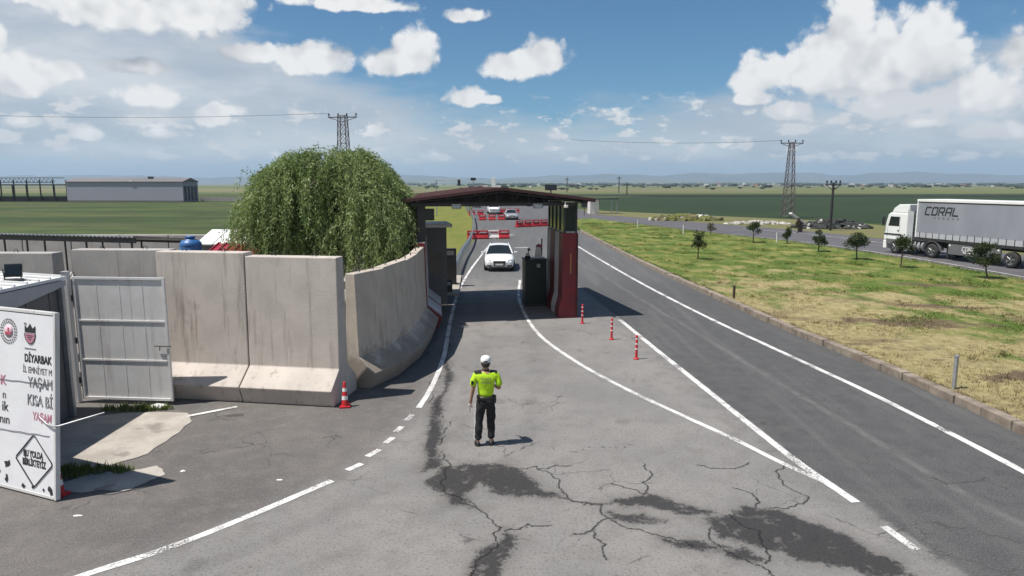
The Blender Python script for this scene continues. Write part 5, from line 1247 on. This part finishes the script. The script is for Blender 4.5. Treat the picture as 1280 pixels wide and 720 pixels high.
k = MB(); k.box((0, 0, 1.3), (1.6, 1.6, 2.6)); k.build('wall', M['barrier_white'], t); k = MB(); k.box((1.6, 0, 2.55), (5.2, 2.4, .14)); k.build('roof', M['green_box'], t)
for x in (3.0, 4.0): k = MB(); k.box((x, -1, 1.24), (.14, .14, 2.48)); k.build('post', M['galv'], t)
for x, y, lb in ((11.9, 113, 'dark roadside sign behind the glazed screen'), (15.8, 128, 'dark roadside sign near the pale kiosk')):
    t = thing('roadside_sign', lb, 'road sign', (x, y, 0)); k = MB(); k.tube([(0, 0, 0), (0, 0, 2.2)], .07, 6); k.build('pole', M['dark_steel'], t); k = MB(); k.box((0, -.09, 1.75), (1.0, .06, .9)); k.build('plate', M['black'], t)


# ------------------------------------------------------------------ buildings at the left
def warehouse():
    a, b = Vector((-130.5, 202, 0)), Vector((-94.8, 198.5, 0)); L = (b - a).length
    t = thing('warehouse', 'long low grey warehouse in the field at the far left', 'warehouse', a, math.atan2(b.y - a.y, b.x - a.x))
    k = MB(); k.box((L / 2, 4, 2.9), (L, 8, 5.8)); k.build('wall', M['warehouse'], t)
    k = MB(); k.prof([(-.3, 5.8), (4, 6.9), (8.3, 5.8), (8.3, 5.72), (-.3, 5.72)], -.3, L + .3); k.build('roof', M['wh_roof'], t)
    k = MB(); k.box((20.5, -.25, 5.95), (1.3, .3, .3)); k.build('roof_light', M['white_metal'], t); k = MB(); k.box((24.3, 3.2, 6.9), (1.2, 1.0, .7)); k.build('roof_vent', M['dark_steel'], t)
    k = MB(); k.box((L / 2, -.02, .2), (L, .04, .4)); k.build('plinth', M['wh_roof'], t)
    for i in range(4): k = MB(); k.box((L + .06, 1.2 + i * 1.8, 2.4), (.1, 1.1, 4.2)); k.build('opening', M['dark_steel'], t)
warehouse()
def frame_shed():
    t = thing('open_frame_shed', 'open steel frame shed left of the warehouse', 'shed', (-172, 203.5, 0))
    for i in range(11):
        k = MB(); k.box((i * 4.1, 0, 2.5), (.28, .28, 5.0)); k.build('post', M['dark_steel'], t)
        k = MB(); k.box((i * 4.1, 12, 3.2), (.28, .28, 6.4)); k.build('post', M['dark_steel'], t)
    k = MB(); k.box((20.5, 0, 4.85), (41.6, 2.6, .35)); k.build('lower_roof', M['dark_steel'], t)
    k = MB(); k.box((15, 12, 7.0), (31, 6, .22)); k.build('upper_roof', M['galv'], t)
    k = MB()
    for i in range(24): k.tube([(i * 1.3, 9.2, 5.6), (i * 1.3 + .65, 9.2, 6.9), (i * 1.3 + 1.3, 9.2, 5.6)], .09, 4)
    k.box((15, 9.2, 5.6), (31, .2, .2)); k.build('truss', M['dark_steel'], t)
    k = MB(); k.box((20.5, .4, .75), (41, .3, 1.5)); k.build('low_wall', M['dark_steel'], t)
    k = MB(); k.box((3, -.4, 1.8), (5, .3, 2.6)); k.build('panel', M['warehouse'], t)
frame_shed()
o = MB().box((-78, 208, .55), (32, .4, 1.1)).build('boundary_wall', M['wall3']); tag(o, 'low pale boundary wall right of the warehouse', 'wall')

# ------------------------------------------------------------------ trees
def leaves_mesh(name, P, Dr, ln, wd, m, parent, tint):
    """narrow leaf quads at points P pointing along Dr"""
    n = len(P); Dr = Dr / (np.linalg.norm(Dr, axis=1)[:, None] + 1e-9)
    rv = RNG.normal(0, 1, (n, 3)); S = np.cross(Dr, rv); S /= np.linalg.norm(S, axis=1)[:, None] + 1e-9
    ln = ln * RNG.uniform(.6, 1.3, n)[:, None]; wd = wd * RNG.uniform(.6, 1.3, n)[:, None]
    V = np.stack([P, P + Dr * ln * .5 + S * wd * .5, P + Dr * ln, P + Dr * ln * .5 - S * wd * .5], 1).reshape(-1, 3)
    return np_mesh(name, V, np.arange(n * 4).reshape(-1, 4), m, {'tint': ('POINT', np.repeat(tint, 4))}, parent=parent)
def willow():
    r = np.random.default_rng(21); base = Vector((-6.75, 25.4, 0))
    t = thing('willow_tree', 'big drooping green willow behind the curved concrete wall', 'tree', base)
    k = MB(); k.tube([(0, 0, 0), (.05, .02, 1.0), (-.05, .05, 2.0), (.0, .0, 3.0)], [.34, .27, .24, .18], 12)
    limbs = []
    for i in range(13):
        a = i * 2.4 + r.uniform(-.4, .4); z0 = r.uniform(1.7, 3.0); L = r.uniform(1.5, 2.6); zt = r.uniform(3.9, 5.7)
        pts = [(0, 0, z0), (math.cos(a) * L * .35, math.sin(a) * L * .35, z0 + (zt - z0) * .5), (math.cos(a) * L * .8, math.sin(a) * L * .8, zt), (math.cos(a) * L * 1.15, math.sin(a) * L * 1.15, zt - .15)]
        k.tube(pts, [.12, .085, .05, .02], 7); limbs.append(pts)
    k.build('trunk', M['bark'], t)
    tw = MB(); P = []; Dn = []; T = []
    lob = [(r.uniform(0, 2 * PI), r.uniform(.35, .95), r.uniform(.5, 1.0)) for _ in range(26)]
    for i in range(2900):
        # start on clumps over an uneven dome
        li = r.integers(len(lob)); la, lr, lk = lob[li]
        cx, cy = math.cos(la) * lr * 3.1, math.sin(la) * lr * 3.1
        sx, sy = cx + r.normal(0, .46), cy + r.normal(0, .46); rad = math.hypot(sx, sy) / 3.65
        if rad > 1.06: continue
        top = 6.5 - 2.7 * rad ** 2.1 + .5 * (lk - .75) + .2 * mnoise.noise(Vector((sx * 1.1, sy * 1.1, 4))) ; top = max(top, 2.6)
        z = min(top, 6.65) - abs(r.normal(0, .38)) - (r.random() < .42) * r.uniform(.3, 2.2)
        out = np.array([sx, sy]) / (math.hypot(sx, sy) + 1e-6); a2 = r.uniform(0, 2 * PI); hd = out * .8 + np.array([math.cos(a2), math.sin(a2)]) * .7
        p = np.array([sx, sy, z]); v = np.array([hd[0] * .5, hd[1] * .5, r.uniform(-.15, .2)]); L = r.uniform(.9, 3.2) * (1.0 if rad > .5 else .8); st = .075; tt = np.clip(r.normal(.18 + .64 * ((li * .618) % 1), .18), 0, 1); pts = [tuple(p)]
        for j in range(int(L / st)):
            v = v + np.array([r.normal(0, .075), r.normal(0, .075), -.145]); v[:2] *= .93; v = v / np.linalg.norm(v)
            p = p + v * st
            if p[2] < 1.3 or (p[0] > 2.95 and p[1] > -1.2): break
            for q in range(3):
                P.append(p + r.normal(0, .05, 3)); Dn.append(v * .6 + r.normal(0, .50, 3) + np.array([0, 0, -.25])); T.append(np.clip(tt + r.normal(0, .18), 0, 1))
            if j % 4 == 3: pts.append(tuple(p))
        if len(pts) > 2 and i % 4 == 0: tw.tube(pts, .007, 3, cap=False)
    tw.build('twig', M['bark'], t)
    leaves_mesh('crown', np.array(P), np.array(Dn), .16, .034, M['willow'], t, np.array(T))
willow()
def sapling(label, loc, h, w, seed, thin=1.0, mt='sapling', name='young_tree', lean=0.0, nl=1250):
    r = np.random.default_rng(seed); w *= .86; t = thing(name, label, 'tree', loc, r.uniform(0, 6), 'young trees on the median')
    k = MB(); th = h * .38; k.tube([(0, 0, 0), (lean * .3 + .02, .01, th * .5), (lean * .6, 0, th), (lean, .02, h * .85)], [.05, .042, .035, .012], 7)
    P = []; Dn = []; ncl = 9
    for i in range(ncl):
        a = i * 2.399 + r.uniform(-.4, .4); zc = h * r.uniform(.42, .92); rr = w / 2 * r.uniform(.25, .85) * (1.1 - .55 * (zc / h - .42) / .5)
        c = np.array([lean * zc / h + rr * math.cos(a), rr * math.sin(a), zc]); k.tube([(lean * .6, 0, max(th * .8, zc - h * .22)), tuple(c)], [.02, .007], 5)
        n = int(nl / ncl * thin); q = r.normal(0, 1, (n, 3)); q /= np.linalg.norm(q, axis=1)[:, None]; q *= (r.uniform(0, 1, n) ** .5)[:, None] * np.array([w * .24, w * .24, h * .13]) * r.uniform(.7, 1.2)
        P.append(c + q); Dn.append(q + r.normal(0, .2, (n, 3)) + np.array([0, 0, .12]))
    k.build('trunk', M['bark'], t); P = np.concatenate(P); Dn = np.concatenate(Dn)
    leaves_mesh('crown', P, Dn, .15, .065, M[mt], t, r.uniform(0, 1, len(P)))
sapling('slim young tree at the left of the median, standing alone', (12.5, 45.6, .12), 1.95, .95, 1, .7)
sapling('leafless brown shrub beyond the slim young tree', (19.7, 67.7, .1), 1.15, 1.2, 2, .28, 'drybrush', 'dry_shrub')
sapling('round young tree in the middle of the median, left of the pylon', (20.7, 58.5, .12), 1.75, 1.6, 3)
sapling('tiny thin young tree below the lattice pylon', (23.0, 57.0, .12), 1.35, .85, 4, .7)
sapling('round young tree just right of the tiny thin one', (22.7, 50.4, .12), 1.55, 1.25, 5)
sapling('bushiest young tree left of the lorry, with a forked trunk', (22.9, 45.1, .12), 2.05, 1.9, 6, 1.3, lean=.1)
sapling('young tree in front of the lorry cab', (23.4, 40.8, .12), 1.85, 1.5, 7, 1.15, lean=-.08)
sapling('leaning young tree in front of the trailer side box', (25.2, 35.8, .12), 1.95, 1.95, 8, 1.35, lean=.3)
sapling('dark dead shrub at the rubble beyond the far road', (29.9, 71.5, 0), 1.6, .7, 9, .4, 'drybrush', 'dry_shrub')

# rubble heaps beyond the far road
def heap(label, c, rx, ry, h, n, m, seed, smin, smax, mi2=None):
    r = random.Random(seed); mb = MB()
    for _ in range(n):
        a = r.uniform(0, 2 * PI); q = math.sqrt(r.random()); x, y = q * rx * math.cos(a), q * ry * math.sin(a); s = r.uniform(smin, smax)
        z = h * (1 - q * q) * r.uniform(.5, 1); mb.box((x, y, z), (s * r.uniform(.7, 1.8), s, s * r.uniform(.4, .9)), 0, 1 if r.random() < .12 else 0, Matrix.Translation((0, 0, 0)) @ Matrix.Rotation(0, 4, 'Z'), .8, bev=0)
        vs = mb.v[-8:]; R3 = Matrix.Rotation(r.uniform(0, 3), 3, 'Z') @ Matrix.Rotation(r.uniform(-.6, .6), 3, 'X'); cc = Vector((x, y, z)); mb.v[-8:] = [tuple(cc + R3 @ (Vector(v) - cc)) for v in vs]
    o = mb.build('rubble_heap', [m, M['stone']], None, c); tag(o, label, 'rubble', 'heaps of rubble beyond the far road')
heap('dark heap of rubble right of the lattice pylon', (37.5, 80, 0), 4.6, 2.0, 1.0, 260, M['rubble'], 1, .2, .6)
heap('pale heap of broken stone left of the lattice pylon', (31.5, 88, 0), 4.2, 1.2, .4, 90, M['stone'], 2, .2, .5)
heap('low brown heap of soil beside the far road', (24.5, 97, 0), 5.0, 1.6, .7, 120, MAT_DIRT, 3, .4, 1.0)
t = thing('leaning_slab', 'white slab tipped on the rubble beside the dead shrub', 'slab', (30.6, 73.4, 0), R(15))
k = MB(); k.box((0, 0, 0), (2.2, .5, .16), bev=.03); o = k.build('slab', M['barrier_white'], t); o.location = (0, 0, 1.45); o.rotation_euler = (0, R(32), 0)
k = MB(); k.box((.45, 0, .62), (.3, .3, 1.25)); k.build('support', M['bark'], t)

# weeds and litter near the gate
def weeds(n, c, rx, ry): a = RNG.uniform(0, 2 * PI, n); q = np.sqrt(RNG.uniform(0, 1, n)); return np.stack([c[0] + rx * q * np.cos(a), c[1] + ry * q * np.sin(a)], 1)
xy = np.concatenate([weeds(70, (-8.75, 14.98), .6, .20), weeds(45, (-8.15, 15.05), .35, .15), weeds(80, (-7.55, 11.62), .75, .16), weeds(60, (-7.9, 11.5), .4, .25)])
g = blades('weeds', len(xy), xy, .12, .013, M['weed'], lambda b: np.full(len(b), .01), 6); tag(g, 'tufts of green weeds along the gate and the apron edge', 'weeds', kind='stuff')
def blob(name, label, cat, loc, s, m, seed):
    bm = bmesh.new(); bmesh.ops.create_icosphere(bm, subdivisions=3, radius=1)
    for v in bm.verts: v.co *= 1 + .25 * mnoise.noise(v.co * 1.4 + Vector((seed, 0, 0))); v.co = Vector((v.co.x * s[0], v.co.y * s[1], max(v.co.z, -.5) * s[2]))
    me = bpy.data.meshes.new(name); bm.to_mesh(me); bm.free(); me.materials.append(m); o = bpy.data.objects.new(name, me); COL.objects.link(o); o.location = loc; tag(o, label, cat)
blob('pale_rock', 'flat white stone at the foot of the gate leaf', 'stone', (-8.15, 15.12, .03), (.19, .12, .07), M['white_metal'], 1)
blob('small_stone', 'small white stone on the asphalt left of the forecourt', 'stone', (-5.9, 11.6, .01), (.045, .03, .02), M['white_metal'], 2)
blob('paper_scrap', 'scrap of white paper lying on the asphalt near the lane line', 'litter', (-4.05, 11.25, .006), (.055, .022, .008), M['paper'], 3)
blob('paper_scrap', 'scrap of white paper on the asphalt below the banner board', 'litter', (-6.75, 9.95, .006), (.07, .025, .008), M['paper'], 4)

# ------------------------------------------------------------------ traffic officer
def skin_mesh(name, pts, edges, root, m, parent, sub=2, post=None):
    """grow one surface round a skeleton: pts = [(x,y,z,rx,ry)]"""
    me = bpy.data.meshes.new(name); me.from_pydata([p[:3] for p in pts], edges, []); o = bpy.data.objects.new('skin_tmp', me); COL.objects.link(o)
    o.modifiers.new('skin', 'SKIN').use_smooth_shade = True
    for i, p in enumerate(pts):
        sv = me.skin_vertices[0].data[i]; sv.radius = (p[3], p[4] if len(p) > 4 else p[3]); sv.use_root = (i == root)
    s = o.modifiers.new('sub', 'SUBSURF'); s.levels = s.render_levels = sub
    bpy.context.view_layer.update()
    m2 = bpy.data.meshes.new_from_object(o.evaluated_get(bpy.context.evaluated_depsgraph_get())); bpy.data.objects.remove(o)
    m2.name = name; m2.materials.clear(); m2.materials.append(m)
    for p in m2.polygons: p.use_smooth = True
    r = bpy.data.objects.new(name, m2); COL.objects.link(r); r.parent = parent; return r
def chain(n0, k): return [(n0 + i, n0 + i + 1) for i in range(k - 1)]
def officer():
    t = thing('person', 'traffic officer seen from behind in fluorescent yellow shirt, dark trousers and white cap', 'person', (-.51, 12.86, 0), R(4))
    # body: x right, y forward (away from the camera)
    B = [(0, 0, .95, .12, .085), (0, .01, 1.12, .115, .08), (0, 0, 1.30, .14, .10), (0, -.01, 1.44, .12, .085), (0, 0, 1.52, .055), (0, .015, 1.585, .058, .062), (0, .03, 1.66, .078, .094), (0, .03, 1.735, .066, .082)]
    E = chain(0, 8)
    def add(parent, pts):
        i0 = len(B); B.extend(pts); E.append((parent, i0)); E.extend(chain(i0, len(pts)))
        return i0
    add(0, [(-.105, 0, .88, .088), (-.135, .02, .50, .058), (-.15, -.01, .28, .052), (-.165, -.02, .09, .036), (-.17, .06, .045, .034), (-.19, .15, .03, .026)])
    add(0, [(.10, 0, .88, .088), (.095, .03, .50, .058), (.10, .01, .28, .052), (.10, 0, .09, .036), (.105, .08, .045, .034), (.125, .17, .03, .026)])
    add(3, [(-.19, -.005, 1.43, .056), (-.245, -.02, 1.17, .042), (-.285, .03, .95, .030), (-.30, .055, .875, .026, .034), (-.302, .065, .835, .018, .036)])
    add(3, [(.19, -.005, 1.43, .056), (.265, -.03, 1.17, .042), (.22, .17, 1.13, .030), (.17, .245, 1.15, .028, .034), (.155, .275, 1.155, .02, .034)])
    bd = skin_mesh('body', [(p if len(p) > 3 else p) for p in B], E, 0, M['skin'], t)
    # face and ears
    k = MB(); k.lathe([(0, -.02), (.012, -.014), (.014, 0), (.006, .018), (0, .02)], 8, (0, .128, 1.655)); k.build('nose', M['skin'], t)
    for s in (-1, 1):
        k = MB(); k.lathe([(0, -.011), (.009, -.006), (.011, 0), (.009, .006), (0, .011)], 8, (s * .03, .112, 1.675)); k.build('eye', M['ink'], t)
        k = MB(); k.lathe([(0, -.03), (.012, -.02), (.016, .005), (.012, .025), (0, .032)], 8, (s * .079, .015, 1.655)); k.build('ear', M['skin'], t)
    k = MB(); k.box((0, .115, 1.615), (.045, .012, .010), bev=.003); k.build('mouth', M['ink_red'], t)
    # fingers: left hand hanging round a paper, right hand bent in front
    def hand(c, d, side, palm, nm):
        c, d, side, palm = Vector(c), Vector(d).normalized(), Vector(side).normalized(), Vector(palm).normalized()
        for i, (o_, L) in enumerate(((-.030, .066), (-.010, .075), (.010, .071), (.028, .056))):
            b = c + side * o_ + d * .015
            p = [b, b + d * L * .45 + palm * .008, b + d * L * .75 + palm * .026, b + d * L * .86 + palm * .044]
            skin_mesh('finger', [(*q, .0088 - .001 * j) for j, q in enumerate(p)], chain(0, 4), 0, M['skin'], t, 1)
        b = c - d * .02 - side * .03; p = [b, b - side * .022 + d * .026 + palm * .008, b - side * .018 + d * .055 + palm * .028]
        skin_mesh('thumb', [(*q, .0105 - .001 * j) for j, q in enumerate(p)], chain(0, 3), 0, M['skin'], t, 1)
    hand((-.302, .068, .83), (-.03, .12, -1), (0, -1, 0), (1, .1, 0), 'left'); hand((.15, .285, 1.157), (-.5, .8, .1), (0, 0, -1), (-.8, -.5, 0), 'right')
    # shirt: torso and short sleeves
    S = [(0, .0, .985, .175, .132), (0, .01, 1.10, .165, .122), (0, 0, 1.28, .185, .130), (0, -.01, 1.41, .165, .112), (0, 0, 1.485, .085, .078)]
    Es = chain(0, 5); n = 5
    S += [(-.205, -.005, 1.425, .078), (-.237, -.015, 1.30, .074), (-.250, -.02, 1.205, .070)]; Es += [(3, n), (n, n + 1), (n + 1, n + 2)]; n = 8
    S += [(.205, -.005, 1.425, .078), (.247, -.022, 1.30, .074), (.265, -.03, 1.205, .070)]; Es += [(3, n), (n, n + 1), (n + 1, n + 2)]
    sh = skin_mesh('shirt', S, Es, 0, M['hiviz'], t)
    for v in sh.data.vertices:
        q = mnoise.fractal(Vector((v.co.x * 9, v.co.y * 9, v.co.z * 6)), 1, 2, 3); v.co += v.normal * .018 * q
    k = MB()
    for s in (-1, 1): k.add([(s * .085, -.072, 1.512), (s * .215, -.045, 1.502), (s * .225, .04, 1.508), (s * .085, .06, 1.522), (s * .085, -.085, 1.49), (s * .215, -.06, 1.48), (s * .225, .05, 1.48), (s * .085, .07, 1.49)], [(0, 1, 2, 3), (0, 4, 5, 1), (1, 5, 6, 2), (2, 6, 7, 3), (3, 7, 4, 0)])
    k.build('shoulder_patch', M['navy'], t)
    k = MB(); k.lathe([(.070, 1.485), (.078, 1.50), (.070, 1.545), (.064, 1.55)], 18, (0, .008, 0)); k.build('collar', M['navy'], t)
    text('TRAFİK', .068, t, M['ink_grey'], 0, 1.385, y=-.142, name='back_lettering'); text('POLİSİ', .062, t, M['ink_grey'], .0, 1.315, y=-.147, name='back_lettering')
    k = MB(); k.box((-.262, -.07, 1.30), (.05, .05, .07), bev=.01); k.build('sleeve_badge', M['navy'], t)
    # trousers, belt, stripe of white checks
    T = [(0, 0, 1.03, .166, .124), (0, 0, .90, .165, .125), (-.105, 0, .82, .106), (-.135, .02, .50, .085), (-.15, -.005, .30, .078), (-.165, -.015, .115, .074), (.10, 0, .82, .106), (.095, .03, .50, .085), (.10, .015, .30, .078), (.10, .005, .115, .074)]
    tr = skin_mesh('trousers', T, [(0, 1), (1, 2), (2, 3), (3, 4), (4, 5), (1, 6), (6, 7), (7, 8), (8, 9)], 0, M['navy'], t)
    for v in tr.data.vertices: v.co += v.normal * .020 * mnoise.fractal(Vector((v.co.x * 8, v.co.y * 8, v.co.z * 7)), 1, 2, 3)
    k = MB(); ax = lambda z: (-.105 - .106) + (z - .82) * (.0) if z > .82 else np.interp(z, [.115, .30, .50, .82], [-.239, -.229, -.221, -.212])
    for i in range(17):
        z = .15 + i * .043; k.box((float(ax(z)) - .001, -.012 + (i % 2) * .018 - .01, z), (.016, .020, .026))
    k.build('check_stripe', M['reflect'], t)
    k = MB(); k.lathe([(1, .955), (1.06, .96), (1.06, 1.015), (1, 1.02)], 26)
    for i, v in enumerate(k.v): k.v[i] = (v[0] * .172, v[1] * .130, v[2])
    k.build('belt', M['leather'], t)
    k = MB(); k.box((.175, -.03, .955), (.05, .09, .15), bev=.012); k.build('holster', M['leather'], t); k = MB(); k.box((-.15, -.085, .985), (.05, .04, .09), bev=.01); k.build('belt_pouch', M['leather'], t)
    for s, x, y, a in ((-1, -.172, .02, R(12)), (1, .107, .045, R(-10))):
        k = MB(); P = []
        for z, f in ((0, 1.0), (.03, 1.02), (.06, .92), (.09, .74)):
            for i in range(16):
                q = 2 * PI * i / 16; yy = math.sin(q); P.append((math.cos(q) * (.052 if z < .07 else .045) * f * (1.05 if yy > 0 else .95), yy * (.155 if yy > 0 else .10) * (f if yy < 0 or z < .03 else f * (1 - z * 3.2)), z))
        k.add(P, [(j * 16 + i, j * 16 + (i + 1) % 16, (j + 1) * 16 + (i + 1) % 16, (j + 1) * 16 + i) for j in range(3) for i in range(16)] + [tuple(range(16))[::-1], tuple(range(48, 64))], 0, True)
        k.build('shoe', M['leather'], t, (x, y, 0), a)
    # hair, cap with peak forward
    k = MB(); k.lathe([(.074, 1.63), (.084, 1.66), (.086, 1.70), (.06, 1.74), (0, 1.75)], 20, (0, .0, 0))
    for i, v in enumerate(k.v): k.v[i] = (v[0] * 1.0, v[1] * 1.12 + .016 - (.012 if v[2] < 1.66 else 0), v[2] - (.03 if v[1] < 0 and v[2] < 1.65 else 0))
    k.build('hair', M['hair'], t)
    k = MB(); k.lathe([(.092, 1.685), (.098, 1.69), (.100, 1.715), (.097, 1.755), (.080, 1.79), (.045, 1.808), (0, 1.812)], 24)
    for i, v in enumerate(k.v): k.v[i] = (v[0], v[1] * 1.16 + .025, v[2])
    cp = k.build('cap', M['cap_white'], t)
    k = MB(); V = []
    for i in range(13):
        a = PI * (.14 + .72 * i / 12); V += [(.095 * math.cos(a), .02 + .11 * math.sin(a), 1.692), (.088 * math.cos(a), .03 + .185 * math.sin(a) ** .8, 1.682)]
    k.add(V, [(2 * i, 2 * i + 1, 2 * i + 3, 2 * i + 2) for i in range(12)], 0, True); pk = k.build('peak', M['cap_white'], cp, fix=False); pk.modifiers.new('thick', 'SOLIDIFY').thickness = .006
    k = MB(); V = [(.05 * math.cos(a), -.094 + .004, 1.70 + .035 * math.sin(a)) for a in np.linspace(0, PI, 9)]; k.poly([(x, y - .006 - .0, z) for x, y, z in V]); k.build('cap_opening', M['hair'], cp, fix=False)
    p = thing('paper_sheet', 'folded white paper held in the left hand of the officer', 'paper', (-.51, 12.86, 0), R(4))
    k = MB(); k.add([(-.335, .02, .82), (-.325, .13, .83), (-.305, .15, .66), (-.315, .05, .65), (-.328, .02, .82), (-.318, .13, .83), (-.298, .15, .66), (-.308, .05, .65)], [(0, 1, 2, 3), (7, 6, 5, 4), (0, 4, 5, 1), (1, 5, 6, 2), (2, 6, 7, 3), (3, 7, 4, 0)]); k.build('sheet', M['paper'], p)
officer()

# ------------------------------------------------------------------ aerial haze
mb = MB(); mb.box((0, 4300, 124), (18600, 9800, 252)); hz = mb.build('haze', [])
hm = bpy.data.materials.new('air_haze'); hm.use_nodes = True; nt = hm.node_tree; nt.nodes.clear()
vol = nt.nodes.new('ShaderNodeVolumePrincipled'); vol.inputs['Color'].default_value = (.60, .80, 1, 1); vol.inputs['Density'].default_value = 0.00014; vol.inputs['Anisotropy'].default_value = .1
out = nt.nodes.new('ShaderNodeOutputMaterial'); nt.links.new(vol.outputs[0], out.inputs['Volume'])
hz.data.materials.append(hm); tag(hz, 'pale blue air haze over the plain', 'haze', kind='stuff')
